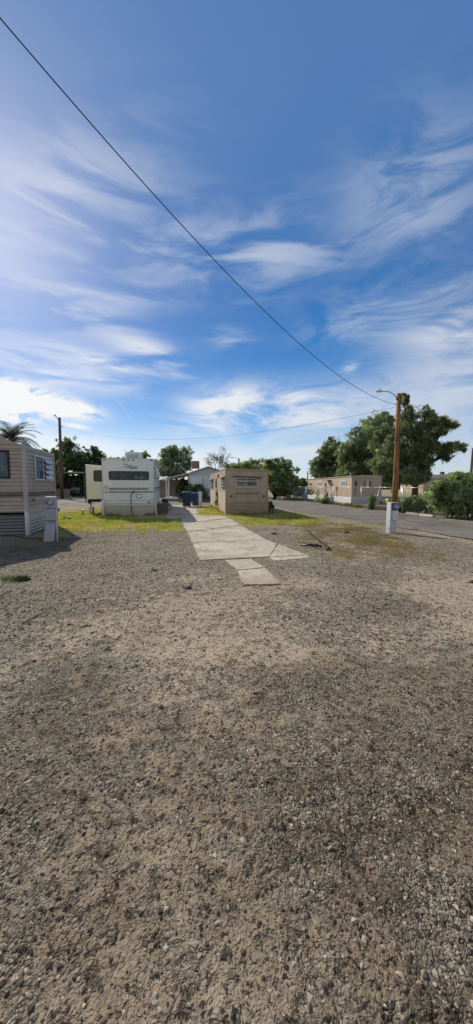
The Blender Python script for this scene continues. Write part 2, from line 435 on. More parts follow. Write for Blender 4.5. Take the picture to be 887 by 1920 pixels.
def lap(v0, v1, p, d=.016):
    out = []; v = v0
    while v < v1 - 1e-4:
        e = min(v + p, v1); g = p * .15
        out += [(v, .002), (v + g, .002), (v + g, d + .012), (e, d * .4 + .01)]; v = e
    return out
def corr(v0, v1, p, d=.02, n=6):
    k = int((v1 - v0) / p * n)
    return [(v0 + (v1 - v0) * i / k, .003 + d * (.5 - .5 * math.cos(2 * math.pi * (v1 - v0) * i / k / p))) for i in range(k + 1)]
def ribs(u0, u1, p, d=.015):
    out = []; u = u0
    while u < u1 - 1e-4:
        e = min(u + p, u1); out += [(u, .002), (u + .03, .002), (u + .045, d), (max(u + .046, e - .015), d)]; u = e
    return [(min(a, u1), b) for a, b in out]

def tag(o, label, cat, group=None, kind=None):
    if label: o['label'] = label
    if cat: o['category'] = cat
    if group: o['group'] = group
    if kind: o['kind'] = kind
    return o
def thing(name, label, cat, loc=(0, 0, 0), rz=0, group=None):
    o = bpy.data.objects.new(name, None); COL.objects.link(o); o.empty_display_size = .2
    o.location = loc; o.rotation_euler = (0, 0, rz)
    return tag(o, label, cat, group)
def struct(o): o['kind'] = 'structure'; return o

def soup(name, V, C, m, parent=None):
    """V (n,k,3) polygons, C (n,3) linear colours"""
    n, k, _ = V.shape
    me = bpy.data.meshes.new(name)
    me.vertices.add(n * k); me.vertices.foreach_set('co', V.reshape(-1).astype(np.float32))
    me.loops.add(n * k); me.loops.foreach_set('vertex_index', np.arange(n * k, dtype=np.int32))
    me.polygons.add(n); me.polygons.foreach_set('loop_start', np.arange(0, n * k, k, dtype=np.int32))
    try: me.polygons.foreach_set('loop_total', np.full(n, k, dtype=np.int32))
    except Exception: pass
    a = me.attributes.new('col', 'FLOAT_COLOR', 'POINT')
    c4 = np.ones((n * k, 4), np.float32); c4[:, :3] = np.repeat(C, k, axis=0)
    a.data.foreach_set('color', c4.reshape(-1))
    me.update(calc_edges=True); me.materials.append(m)
    o = bpy.data.objects.new(name, me); COL.objects.link(o)
    if parent: o.parent = parent
    return o

# ------------------------------------------------------------------ ground
YAW = R(11.2)
def slab_left(y): return -.80 - (y - 7.0) * .212
def slab_right(y): return .90 - (y - 9.7) * .197

def zones(x, y):
    n = fbm(x, y, .9, 4, 3) - .5
    n2 = fbm(x, y, .35, 4, 9) - .5
    nf = fbm(x, y, 2.3, 3, 51) - .5
    yy = y + n * 4.2 + nf * 2.2; xx = x + n * 1.8 + nf
    lawn = sm(yy, 10.3, 12.9) * (1 - sm(yy, 19.5, 25)) * (1 - sm(x, slab_left(y) - .25, slab_left(y) - .02)) * sm(xx, -12.5, -9)
    lawn = lawn * (1 - .75 * sm(-x, 6.5, 8.5) * (1 - sm(y, 13, 15)))
    right = sm(yy, 12.2, 14.2) * (1 - sm(yy, 17.8, 19.5)) * sm(x, slab_right(y) + .02, slab_right(y) + .25) * (1 - sm(xx, 2.6, 4.6))
    gap = sm(y, 16.2, 17.5) * (1 - sm(yy, 25, 27)) * sm(x, -2.75 - (y - 17) * .1, -2.45 - (y - 17) * .1) * (1 - sm(x, -.4, 0))
    verge = sm(yy, 20, 23) * (1 - sm(yy, 40, 44)) * sm(xx, 9.7 - (y - 21) * .16 - .4, 10 - (y - 21) * .16) * .6
    dry = sm(yy, 6.6, 8.6) * (1 - sm(yy, 12.6, 14.2)) * sm(xx, 1.6, 2.6) * (1 - sm(xx, 5.8, 6.8))
    far = sm(y, 43, 60) * .6
    grass = np.clip(np.maximum.reduce([lawn, right * .95, gap, verge, dry * .36, far]) * (.75 + n2 * 1.1), 0, 1)
    sand = np.clip(.40 + n2 * 1.5 + (fbm(x, y * 1.9, .8, 4, 77) - .5) * 1.1, 0, 1) * (1 - np.clip(lawn + right + gap, 0, 1))
    # sandy vehicle tracks of the lot
    tr = np.exp(-((y - 4.6 - .35 * np.sin(x * .9) - .11 * x) / .55) ** 2) * sm(x, -2.2, -.5) * .45
    tr2 = np.exp(-((y - 3.05 + .1 * x) / .22) ** 2) * sm(x, -1.0, -.3) * (1 - sm(x, .6, 1.4)) * .5
    tr3 = np.exp(-((y - 4.4) / 1.2) ** 2) * sm(x, 2.1, 2.7) * .5
    tr4 = np.exp(-((np.hypot(x - 3.6, y - 9.5) - 3.2) / .35) ** 2) * sm(x, 5.6, 6.2) * .6
    sand = np.clip(sand + tr + tr2 + tr3 + tr4, 0, 1)
    dark = np.clip(sm(3.1 + .1 * x + n * 1.6 - y, 0, .7) * .55 + sm(n2, .05, .2) * .35 + .85 * np.exp(-((x + 5.2) / 1.5) ** 2 - ((y - 8.8) / 2.2) ** 2), 0, 1) * (1 - np.clip(lawn + right + gap, 0, 1))  # last term paints the left trailer's shadow darker into the ground colour
    return grass, sand, dark

def gh(x, y):
    lot = (1 - sm(y, 10, 14))
    h = (fbm(x, y, 1.2, 3, 5) - .5) * .05 + (fbm(x, y, 7, 2, 8) - .5) * .018
    d = np.maximum(sm(x, slab_left(y) - .5, slab_left(y)) * (1 - sm(x, slab_right(y) + .3, slab_right(y) + 1.0)), 0) * sm(y, 5.2, 6)
    # ruts
    rut = .02 * np.sin((x * -.57 + y * .82) * 58) * np.exp(-((x - 2.8) / .5) ** 2 - ((y - 4.1) / .28) ** 2)
    rut = rut + .02 * np.sin((x * .93 - y * .36) * 62) * np.exp(-((x - .16) / .16) ** 2 - ((y - 3.12) / .14) ** 2)
    return (h - .01) * lot * (1 - d) - .002 * d + rut * 1.0

def lines(segs):
    out = [segs[0][0]]
    for a, b, st in segs:
        k = max(1, int(round((b - a) / st)))
        out += [a + (b - a) * i / k for i in range(1, k + 1)]
    return np.array(out)
xs = lines([(-1500, -200, 260), (-200, -40, 20), (-40, -14, 1.3), (-14, -7, .3), (-7, -3, .06), (-3, 3, .04), (3, 7, .06), (7, 14, .3), (14, 40, 1.3), (40, 200, 20), (200, 1500, 260)])
ys = lines([(-300, -30, 60), (-30, -2, 2), (-2, .4, .2), (.4, 3, .03), (3, 6, .05), (6, 12, .09), (12, 20, .16), (20, 46, .5), (46, 120, 5), (120, 400, 40), (400, 2500, 300)])
GX, GY = np.meshgrid(xs, ys)
GZ = gh(GX, GY)
nx, ny = len(xs), len(ys)
me = bpy.data.meshes.new('ground')
me.vertices.add(nx * ny); me.vertices.foreach_set('co', np.stack([GX, GY, GZ], -1).reshape(-1).astype(np.float32))
i, j = np.meshgrid(np.arange(nx - 1), np.arange(ny - 1)); b0 = (j * nx + i).reshape(-1)
Q = np.stack([b0, b0 + 1, b0 + nx + 1, b0 + nx], -1).astype(np.int32); nq = len(Q)
me.loops.add(nq * 4); me.loops.foreach_set('vertex_index', Q.reshape(-1))
me.polygons.add(nq); me.polygons.foreach_set('loop_start', np.arange(0, nq * 4, 4, dtype=np.int32))
try: me.polygons.foreach_set('loop_total', np.full(nq, 4, dtype=np.int32))
except Exception: pass
at_ = me.attributes.new('zones', 'FLOAT_COLOR', 'POINT')
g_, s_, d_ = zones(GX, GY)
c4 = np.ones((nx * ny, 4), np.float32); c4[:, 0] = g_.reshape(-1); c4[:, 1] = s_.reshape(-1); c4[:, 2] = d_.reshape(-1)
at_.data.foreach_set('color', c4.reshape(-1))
me.update(calc_edges=True); me.polygons.foreach_set('use_smooth', np.ones(nq, bool)); me.materials.append(M['ground'])
ground = bpy.data.objects.new('ground', me); COL.objects.link(ground); struct(ground)

def sheet(name, left, right, m, z, jit=.12):
    """road sheet between two polylines, ragged edges"""
    def res(pl, n=160):
        pl = [Vector((*p, 0)) for p in pl]; L = [0]
        for a, b in zip(pl, pl[1:]): L.append(L[-1] + (b - a).length)
        out = []
        for k in range(n + 1):
            t = L[-1] * k / n; i = 0
            while i < len(L) - 2 and t > L[i + 1]: i += 1
            out.append(pl[i].lerp(pl[i + 1], (t - L[i]) / (L[i + 1] - L[i])))
        return out
    mb = MB(); a, b = res(left), res(right)
    rows = []
    for k, (p, q) in enumerate(zip(a, b)):
        d = (q - p).normalized()
        p = p + d * jit * 2 * (float(fbm(p.x, p.y, 1.4, 3, 20)) - .5) * 2; q = q + d * jit * (float(fbm(q.x, q.y, 1.4, 3, 31)) - .5) * 2
        rows.append([(*(p.lerp(q, t).xy), z) for t in (0, .25, .5, .75, 1)])
    for r in rows: mb.v += r
    for k in range(len(rows) - 1):
        for c in range(4): mb.f.append((k * 5 + c, k * 5 + c + 1, k * 5 + c + 6, k * 5 + c + 5))
    return struct(mb.build(name, m))

sheet('road', [(-.2, 60), (1.6, 34), (3.0, 25.5), (4.33, 19.4), (5.19, 16.7), (6.05, 13.4), (6.75, 11.3), (7.15, 9.6), (7.4, 7), (8, 2), (9, -8)],
      [(3.6, 60), (5.4, 41.6), (6.3, 34), (8.15, 26.6), (9.0, 20.3), (10.1, 14.6), (11.2, 10), (12.4, 4), (14, -8)], M['road'], .012, .2)
sheet('lane', [(-60, 27.5), (-30, 28.0), (-16, 28.4), (-8, 28.6), (-3, 28.6), (1.5, 29.2)],
      [(-60, 43), (-30, 42), (-17, 41), (-9, 34.9), (-3, 34.8), (1.5, 35.5)], M['road'], .008, .3)

# concrete slabs of the driveway
mb = MB()
def slab(pts, z1, z0=-.06):
    w = [gnd(*p) for p in pts]
    # ragged worn outline
    out = []
    for a, b in zip(w, w[1:] + w[:1]):
        k = max(1, int((b - a).length / .05)); nrm = Vector((-(b - a).y, (b - a).x, 0)).normalized()
        for i in range(k):
            p = a.lerp(b, i / k); out.append(p + nrm * (random.uniform(-.014, .008) - .02 * max(0, float(fbm(p.x, p.y, 3.0, 3, 88)) - .5) * 4 if i else 0))
    mb.prism([(p.x, p.y) for p in out], z0, z1, 'z')
slab([(343.2, 982), (431, 972.5), (451, 984.6), (350.6, 997.5)], 0.011)
slab([(338.4, 971.2), (423, 968.2), (430, 972.0), (342.7, 981.4)], 0.014)
slab([(351.2, 998.2), (452, 985.2), (499, 1012), (359.7, 1017.8)], 0.008)
slab([(360.2, 1018.7), (499, 1012.9), (520, 1020), (505, 1044.4), (374, 1051)], 0.015)
slab([(520.6, 1020.4), (577, 1040.6), (505.6, 1044.6)], 0.009)
slab([(505.5, 1045.4), (577, 1041.4), (581, 1046.5), (513, 1052)], 0.007)
slab([(421, 1050.6), (471, 1048.2), (497.5, 1064.5), (443, 1069.5)], 0.009)
slab([(443.6, 1070.3), (498.2, 1065.2), (526.5, 1094.5), (456, 1097.5)], 0.006)
slab([(312, 966.8), (336, 966.4), (338, 970.9), (312, 974)], 0.008)
slab([(306, 947), (366, 946.6), (371, 963), (306, 965.8)], 0.009)
slab([(337, 966), (371, 963.4), (422, 967.6), (338.6, 970.6)], 0.011)
struct(mb.build('driveway', M['concrete'], bevel=.004))

# ------------------------------------------------------------------ gravel stones (uncountable)
def stones():
    def sample(n, y0, y1, pw):
        t = RNG.random(n); y = (y0 ** pw + t * (y1 ** pw - y0 ** pw)) ** (1 / pw)
        x = (RNG.random(n) * 2 - 1) * (.80 * y + .25); return x, y
    xa, ya = sample(46000, .75, 5, 1.25); sa = .0028 + .0075 * RNG.random(46000) ** 3.2
    xb, yb = sample(34000, 3.2, 12.5, 1.2); sb = .006 + .013 * RNG.random(34000) ** 3
    xc, yc = sample(420, 2.2, 12, 1.2); sc = .012 + .016 * RNG.random(420) ** 2.5
    x = np.r_[xa, xb, xc]; y = np.r_[ya, yb, yc]; s = np.r_[sa, sb, sc]
    g, sd, dk = zones(x, y)
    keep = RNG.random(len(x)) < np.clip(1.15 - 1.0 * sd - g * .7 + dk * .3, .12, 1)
    onslab = (x > slab_left(y) - .05) & (x < slab_right(y) + .05) & (y > 7)
    walk = (np.abs(x - (-.13 + (y - 5.4) * -.17 + .33)) < .36) & (y > 5.2) & (y <= 7.1)
    keep &= ~((onslab | walk) & (RNG.random(len(x)) < np.where(fbm(x, y, 1.7, 3, 15) > .57, .6, .96)))
    edge = np.minimum(np.abs(x - slab_left(y)), np.abs(x - slab_right(y)))
    spill = onslab & (edge < .30) & (s < .012) & (RNG.random(len(x)) < .75 * np.exp(-edge / .09)) 
    keep |= spill
    x, y, s = x[keep], y[keep], s[keep]; n = len(x)
    base = np.array([[1, 0, 0], [0, 1, 0], [-1, 0, 0], [0, -1, 0], [0, 0, .8], [0, 0, -.7]], float)
    V = base[None] + RNG.normal(0, .22, (n, 6, 3))
    V *= (s[:, None] * np.stack([RNG.uniform(.7, 1.5, n), RNG.uniform(.7, 1.5, n), RNG.uniform(.5, .9, n)], -1))[:, None, :].reshape(n, 1, 3)
    a = RNG.random(n) * 6.283; ca, sa_ = np.cos(a), np.sin(a)
    X = V[:, :, 0] * ca[:, None] - V[:, :, 1] * sa_[:, None]; Y = V[:, :, 0] * sa_[:, None] + V[:, :, 1] * ca[:, None]
    z = gh(x, y) + s * .22
    os_ = (x > slab_left(y) - .05) & (x < slab_right(y) + .05) & (y > 7)
    z = np.where(os_, .014, z)
    V = np.stack([X + x[:, None], Y + y[:, None], V[:, :, 2] + z[:, None]], -1)
    F = [(0, 1, 4), (1, 2, 4), (2, 3, 4), (3, 0, 4), (1, 0, 5), (2, 1, 5), (3, 2, 5), (0, 3, 5)]
    T = np.stack([V[:, f, :] for f in F], 1).reshape(-1, 3, 3)
    pal = np.array([[.07, .058, .047], [.18, .145, .11], [.29, .24, .175], [.40, .34, .25], [.46, .42, .35], [.28, .19, .13]])
    c = pal[RNG.choice(6, n, p=[.27, .25, .22, .16, .035, .065])] * RNG.uniform(.75, 1.2, (n, 1))
    o = soup('gravel', T, np.repeat(c, 8, 0), M['stone']); o['kind'] = 'stuff'
    tag(o, 'loose grey and brown gravel stones spread over the dirt lot', 'gravel')
stones()

# ------------------------------------------------------------------ grass (uncountable)
def blades(name, x, y, h, w, cols, lean, label, cat, z=None):
    n = len(x); a = RNG.random(n) * 6.283
    dx, dy = np.cos(a) * w, np.sin(a) * w
    la = RNG.random(n) * 6.283; lx, ly = np.cos(la) * h * lean, np.sin(la) * h * lean
    z0 = gh(x, y) - .005
    V = np.stack([np.stack([x - dx, y - dy, z0], -1), np.stack([x + dx, y + dy, z0], -1), np.stack([x + lx, y + ly, z0 + h], -1)], 1)
    o = soup(name, V, cols, M['grassblade']); tag(o, label, cat, kind='stuff'); return o
def in_slab(x, y):
    return (x > slab_left(y) + .0) & (x < slab_right(y)) & (y > 7) & (y < 17.6)
N = 420000
y = 7 + 21 * RNG.random(N) ** 1.1; x = -13 + RNG.random(N) * 20
g, _, _ = zones(x, y)
dryz = ((y < 13.2) & (x > 1.4))
clump = fbm(x, y, 3.5, 3, 44)
roadx = np.interp(y, [8, 11.3, 13.4, 16.7, 19.4, 25.5], [7.3, 6.6, 5.9, 5.0, 4.2, 2.9])
keep = (RNG.random(N) < np.clip((g - .06) * 1.8, 0, 1) * sm(clump, .3, .56)) & ~in_slab(x, y) & ~dryz & (x < roadx)
keep &= ~((x > -5.3) & (x < -2.2) & (y > 15.7) & (y < 27))
x, y = x[keep], y[keep]; n = len(x)
yel = np.clip(fbm(x, y, .8, 3, 60) * 1.7 - .48 + RNG.normal(0, .22, n) + .5 * (1 - sm(y, 11.5, 14.5)) + .2 * (x > -1), 0, 1)[:, None]
cols = (np.array([.37, .45, .085]) * (1 - yel) + np.array([.66, .54, .17]) * yel) * RNG.uniform(.6, 1.25, (n, 1))
blades('grass', x, y, RNG.uniform(.03, .10, n) * (1 + (RNG.random(n) < .05) * 1.1), np.full(n, .009), cols, .7, 'short green and yellow grass growing in patches beside the driveway', 'grass')
N = 90000
y = 6.4 + 7.6 * RNG.random(N); x = 1.2 + RNG.random(N) * 5.6
g, _, _ = zones(x, y); clump = fbm(x, y, 2.6, 3, 71)
x = np.where(x > 5.0, 5.0 - (x - 5.0) * 1.5, x)
keep = (RNG.random(N) < np.clip(g * 4, 0, 1) * sm(clump, .34, .58)) & (x > slab_right(y) + .5)
x, y = x[keep], y[keep]; n = len(x)
yel = RNG.random((n, 1)); grn = (fbm(x, y, 1.1, 2, 80) > .56)[:, None] * RNG.random((n, 1))
cols = (np.array([.54, .42, .18]) * yel + np.array([.25, .16, .095]) * (1 - yel)) * RNG.uniform(.6, 1.3, (n, 1)) * (1 - grn) + grn * np.array([.2, .19, .05])
blades('dry_weeds', x, y, RNG.uniform(.012, .04, n), np.full(n, .008), cols, 1.6, 'dry brown weeds and leaf litter on the gravel left of the white meter pedestal', 'dry weeds')
N = 40000
y = 20 + 22 * RNG.random(N); x = 9.95 - (y - 21) * .165 + RNG.normal(0, .5, N) + .1
x = np.where(x < 9.2 - (y - 21) * .165, 9.3 - (y - 21) * .165 + RNG.random(N) * .8, x)
clump = fbm(x, y, 1.6, 3, 99); keep = RNG.random(N) < sm(clump, .4, .62); x, y = x[keep], y[keep]; n = len(x)
yel = RNG.random((n, 1))
cols = (np.array([.30, .23, .09]) * yel + np.array([.10, .13, .03]) * (1 - yel)) * RNG.uniform(.6, 1.2, (n, 1))
blades('verge_weeds', x, y, RNG.uniform(.05, .22, n), np.full(n, .015), cols, .6, 'yellowed weeds along the foot of the chain link fence', 'weeds')

n = 2600
y = 1.4 + 12 * RNG.random(n); x = (RNG.random(n) * 2 - 1) * (.75 * y + .3)
a = RNG.random(n) * 6.283; l = RNG.uniform(.008, .03, n); w_ = l * RNG.uniform(.08, .45, n); z0 = gh(x, y) + .008
ux, uy = np.cos(a), np.sin(a); tl = RNG.uniform(-.4, .4, n)
V = np.stack([np.stack([x - ux * l, y - uy * l, z0], -1), np.stack([x + uy * w_, y - ux * w_, z0 + .003], -1), np.stack([x + ux * l, y + uy * l, z0 + np.abs(tl) * l], -1), np.stack([x - uy * w_, y + ux * w_, z0 + .002], -1)], 1)
pal_ = np.array([[.20, .12, .06], [.36, .26, .13], [.09, .06, .04], [.42, .34, .2]])
o = soup('leaf_litter', V, pal_[RNG.choice(4, n)] * RNG.uniform(.7, 1.2, (n, 1)), M['grassblade']); tag(o, 'scattered dry leaf bits and twigs over the gravel lot', 'leaf litter', kind='stuff')
xs_, ys_ = [], []
for (x0, y0, x1, y1, k) in ((-7.0, 17.25, -4.5, 17.75, 500), (-.55, 18.05, 1.75, 18.45, 420), (-.75, 18.4, -2.05, 26.4, 700), (-9.2, 17.4, -7.3, 18.6, 260)):
    t_ = RNG.random(k) ** 1.0; xs_.append(x0 + (x1 - x0) * t_ + RNG.normal(0, .07, k)); ys_.append(y0 + (y1 - y0) * t_ + RNG.normal(0, .07, k))
x = np.concatenate(xs_); y = np.concatenate(ys_); keep = fbm(x, y, 2.2, 2, 12) > .5; x, y = x[keep], y[keep]; n = len(x); yel = RNG.random((n, 1))
blades('tall_weeds', x, y, RNG.uniform(.08, .26, n), np.full(n, .012), (np.array([.16, .22, .05]) * (1 - yel) + np.array([.5, .42, .18]) * yel) * RNG.uniform(.6, 1.2, (n, 1)), .5, 'taller weeds growing along the foot of the trailers', 'weeds')

# ------------------------------------------------------------------ foliage
PAL = {
 'pepper': [(.055, .070, .037), (.075, .092, .050), (.040, .052, .030), (.102, .117, .060)],
 'dark': [(.036, .052, .026), (.048, .066, .032), (.027, .04, .02), (.066, .082, .04)],
 'light': [(.09, .115, .05), (.12, .14, .06), (.06, .08, .037), (.075, .095, .045)],
 'olive': [(.10, .12, .078), (.08, .098, .064), (.125, .14, .09), (.055, .07, .046)],
 'mesq': [(.062, .082, .038), (.085, .105, .048), (.042, .058, .028), (.11, .122, .056)],
 'shrub': [(.062, .09, .032), (.09, .115, .04), (.042, .064, .025), (.125, .145, .05)],
 'yellow': [(.16, .17, .05), (.12, .135, .042), (.20, .19, .06), (.09, .11, .036)],
 'fern': [(.085, .11, .055), (.11, .132, .066), (.06, .08, .042), (.135, .148, .072)],
}
def crown(parent, blobs, pal, ncl, nleaf, ll, lw, droop=.3, sig=.16, fill=.5, name='crown', flowers=0, lumps=9):
    """blobs: (centre, (rx, ry, rz)); leaf sprays gathered in clumps over each lobe, gaps left between"""
    vols = np.array([max(b[1]) ** 2 for b in blobs], float); vols /= vols.sum()
    P = []; CC = []
    pal = np.array(PAL[pal])
    loc = Vector(parent.location)
    sub = []
    for (c, r), w in zip(blobs, vols):
        c = np.array(Vector(c) - loc); r = np.array(r); m_ = lumps
        sub.append((c, r * .66, w * .3))
        for q in range(m_):
            d = RNG.normal(0, 1, 3); d /= np.linalg.norm(d)
            sub.append((c + d * r * RNG.uniform(.55, 1.0), r * RNG.uniform(.24, .5), w * .7 / m_))
    for c, r, w in sub:
        k = max(3, int(ncl * 1.5 * w))
        d = RNG.normal(0, 1, (k, 3)); d /= np.linalg.norm(d, axis=1)[:, None]
        rad = np.where(RNG.random(k) < fill, RNG.uniform(.3, .9, k), RNG.uniform(.75, 1.34, k))
        # lumpy outline
        lump = 1 + .16 * np.sin(d[:, 0] * 5.1 + c[0] * 3) * np.cos(d[:, 2] * 4.3 + c[2] * 2) + RNG.normal(0, .06, k)
        cl = c + d * r * (rad * lump)[:, None]
        shade = RNG.choice(len(pal), k)
        tone = RNG.uniform(.5, 1.6, k) * (.75 + .5 * (d[:, 2] * .5 + .5)) * (1.12 - .25 * d[:, 0])  # random tone, with a sunlit top and left side painted into the leaves
        s = sig * 1.15 * r.mean() * RNG.uniform(.6, 1.3, k)
        nleaf_ = max(10, int(nleaf * .72)); idx = np.repeat(np.arange(k), nleaf_)
        off = RNG.normal(0, 1, (k * nleaf_, 3)) * s[idx][:, None] * np.array([1, 1, .75])
        if droop: off[:, 2] -= np.abs(RNG.normal(0, 1, k * nleaf_)) * s[idx] * droop * 1.6
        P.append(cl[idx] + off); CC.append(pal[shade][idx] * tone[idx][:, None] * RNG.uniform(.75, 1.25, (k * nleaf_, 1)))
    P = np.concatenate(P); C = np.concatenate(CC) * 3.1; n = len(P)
    if flowers:
        fl = RNG.random(n) < flowers
        C[fl] = np.array([.55, .42, .42]) * RNG.uniform(.7, 1.1, (fl.sum(), 1))
    u = RNG.normal(0, 1, (n, 3)); u[:, 2] -= droop * 2.2; u /= np.linalg.norm(u, axis=1)[:, None]
    v = np.cross(u, RNG.normal(0, 1, (n, 3))); v /= np.linalg.norm(v, axis=1)[:, None] + 1e-9
    L = (ll * RNG.uniform(.6, 1.4, n))[:, None] * .5; W = (lw * RNG.uniform(.6, 1.4, n))[:, None] * .5
    V = np.stack([P - u * L, P + v * W, P + u * L, P - v * W], 1)
    V[:, :, 2] = np.maximum(V[:, :, 2], .01)
    return soup(name, V, C, M['leaf'], parent)

def trunk(parent, blobs, r, m='bark', base_h=.25, name='trunk', n=7, stems=1, spread=.3):
    mb = MB(); loc = Vector(parent.location)
    cs = [Vector(b[0]) - loc for b in blobs]
    zc = min(c.z for c in cs)
    fork = Vector((sum(c.x for c in cs) / len(cs) * .35, 0, max(.3, zc * base_h * 1.6)))
    for sidx in range(stems):
        b = Vector((random.uniform(-spread, spread), random.uniform(-spread, spread), 0)) if stems > 1 else Vector((0, 0, 0))
        f = fork + b * 1.5
        mb.tube([b + Vector((0, 0, -.1)), b.lerp(f, .5) + Vector((random.uniform(-.1, .1) * r * 4, 0, 0)), f], [r * 1.25, r, r * .85], n)
        for k, c in enumerate(cs):
            if stems > 1 and k % stems != sidx: continue
            mid = f.lerp(c, .55) + Vector((random.uniform(-.2, .2), random.uniform(-.2, .2), random.uniform(0, .25))) * r * 4
            mb.tube([f - Vector((0, 0, r * .5)), mid, c, c + (c - f).normalized() * max(blobs[k][1]) * .3], [r * .7, r * .42, r * .22, r * .06], 6)
            for q in range(3):
                d = Vector((random.uniform(-1, 1), random.uniform(-1, 1), random.uniform(-.2, 1))) * max(blobs[k][1]) * .8
                mb.tube([mid.lerp(c, .5), mid.lerp(c, .5) + d * .6 + Vector((0, 0, .1)), c + d], [r * .22, r * .13, r * .04], 5)
    return mb.build(name, M[m], parent, smooth=True)

def px_blobs(Y, lst):
    """lobes surveyed as (px, py, rx px, rz px, depth offset)"""
    out = []
    for px, py, a, b_, dy in lst:
        y = Y + dy; s = y / FOC
        out.append((at(px, py, y), (a * s, max(a, b_) * s * .9, b_ * s)))
    return out

def tree(name, label, cat, px, Y, lst, pal, ncl, nleaf, ll, lw, r=.2, droop=.3, sig=.16, fill=.5, group=None, bark='bark', stems=1, flowers=0, base_h=.25, spread=.3, lumps=9):
    x = (px - CX) / FOC * Y
    t = thing(name, label, cat, (x, Y, 0), 0, group)
    bl = px_blobs(Y, lst)
    trunk(t, bl, r, bark, base_h=base_h, stems=stems, spread=spread)
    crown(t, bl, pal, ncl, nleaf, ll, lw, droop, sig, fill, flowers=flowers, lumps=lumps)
    return t

# the big trees behind the beige mobile home
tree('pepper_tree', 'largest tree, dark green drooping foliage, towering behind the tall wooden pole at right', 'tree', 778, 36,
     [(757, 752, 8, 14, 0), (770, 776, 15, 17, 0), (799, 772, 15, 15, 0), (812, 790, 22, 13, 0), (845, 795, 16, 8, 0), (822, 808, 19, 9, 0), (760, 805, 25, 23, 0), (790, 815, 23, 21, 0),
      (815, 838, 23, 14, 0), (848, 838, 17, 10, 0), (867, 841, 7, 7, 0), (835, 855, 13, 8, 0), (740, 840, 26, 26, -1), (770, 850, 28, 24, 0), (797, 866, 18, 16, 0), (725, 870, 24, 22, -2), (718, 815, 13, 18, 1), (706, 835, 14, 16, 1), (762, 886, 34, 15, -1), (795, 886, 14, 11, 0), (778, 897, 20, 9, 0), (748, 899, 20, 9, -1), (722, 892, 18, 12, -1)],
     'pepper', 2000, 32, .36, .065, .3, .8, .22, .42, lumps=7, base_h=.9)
tree('pepper_tree', 'mid green tree between the largest dark tree and the small round one', 'tree', 690, 47,
     [(700, 808, 28, 24, 0), (672, 835, 26, 26, 0), (690, 850, 36, 34, 0), (664, 865, 26, 26, 0), (708, 865, 30, 30, -1), (650, 850, 18, 24, 0), (720, 800, 22, 26, 1), (684, 812, 16, 14, 0), (660, 880, 34, 16, 0)],
     'pepper', 1300, 34, .4, .085, .3, .65, .19, .45)
tree('pepper_tree', 'round bushy tree at the left end of the big tree group', 'tree', 620, 52,
     [(622, 850, 24, 20, 0), (605, 872, 20, 18, 0), (638, 868, 24, 24, 0), (616, 884, 28, 14, 0), (640, 840, 12, 14, 0), (598, 862, 14, 16, 0), (628, 836, 18, 16, 0), (648, 868, 18, 24, 1)],
     'pepper', 760, 36, .42, .10, .32, .4, .17, .45)
tree('mesquite_tree', 'broad mesquite tree spreading right behind the taupe trailer', 'tree', 514, 40,
     [(478, 878, 24, 16, 3), (505, 872, 24, 14, 0), (530, 880, 24, 16, -1), (522, 898, 30, 18, -1), (548, 902, 22, 14, -1), (555, 916, 16, 12, -2), (500, 900, 20, 18, 0), (528, 918, 22, 12, -1)],
     'mesq', 900, 36, .3, .08, .22, .3, .17, .45)
tree('mesquite_tree', 'low pale green tree crown peeking just above the middle of the taupe trailer roof', 'tree', 450, 50,
     [(440, 876, 18, 10, 0), (462, 874, 18, 11, 0), (425, 884, 14, 9, 0)], 'light', 300, 30, .34, .09, .2, .3, .18, .4)
tree('acacia_tree', 'pale grey green willowy tree between the cream camper and the white gabled house', 'tree', 333, 44,
     [(318, 855, 20, 18, 0), (342, 858, 19, 20, 0), (300, 872, 18, 18, 0), (325, 880, 26, 18, 0), (352, 866, 11, 14, 0), (322, 842, 14, 9, 0)],
     'olive', 620, 34, .36, .06, .22, .5, .15, .4, base_h=.5)
tree('shade_tree', 'dark bushy tree rising directly behind the left lamp pole', 'tree', 125, 52,
     [(128, 845, 22, 20, 0), (118, 870, 24, 26, 0), (145, 868, 20, 22, -1), (105, 865, 12, 16, 0), (112, 908, 24, 18, 4), (140, 905, 24, 20, 4)], 'dark', 640, 36, .42, .11, .3, .3, .17, .5)
tree('shade_tree', 'dark rounded tree just left of the cream camper, over the carport roof', 'tree', 176, 54,
     [(160, 858, 20, 18, 0), (178, 850, 16, 14, 0), (184, 870, 20, 20, 0), (160, 885, 26, 22, 0), (192, 872, 10, 14, 0), (182, 910, 26, 20, 3)], 'dark', 560, 36, .42, .11, .3, .3, .17, .5)
tree('leafy_tree', 'light green leafy tree just above the tan trailer roof, beside the left lamp pole', 'tree', 92, 46,
     [(92, 856, 16, 14, 0), (80, 866, 14, 12, 0), (104, 852, 12, 10, 0), (96, 884, 20, 22, 0)], 'light', 340, 32, .36, .1, .22, .3, .18, .45)
tree('desert_shrub', 'yellow green tufted tree top poking above the camper roof behind its air conditioner', 'tree', 262, 40,
     [(248, 848, 5, 3.5, 0), (268, 850, 8, 5, 0), (276, 854, 6, 4, 0), (258, 856, 14, 6, 0), (238, 858, 8, 4, 1), (215, 862, 12, 4, 3)], 'yellow', 190, 30, .22, .07, .16, .1, .2, .5)
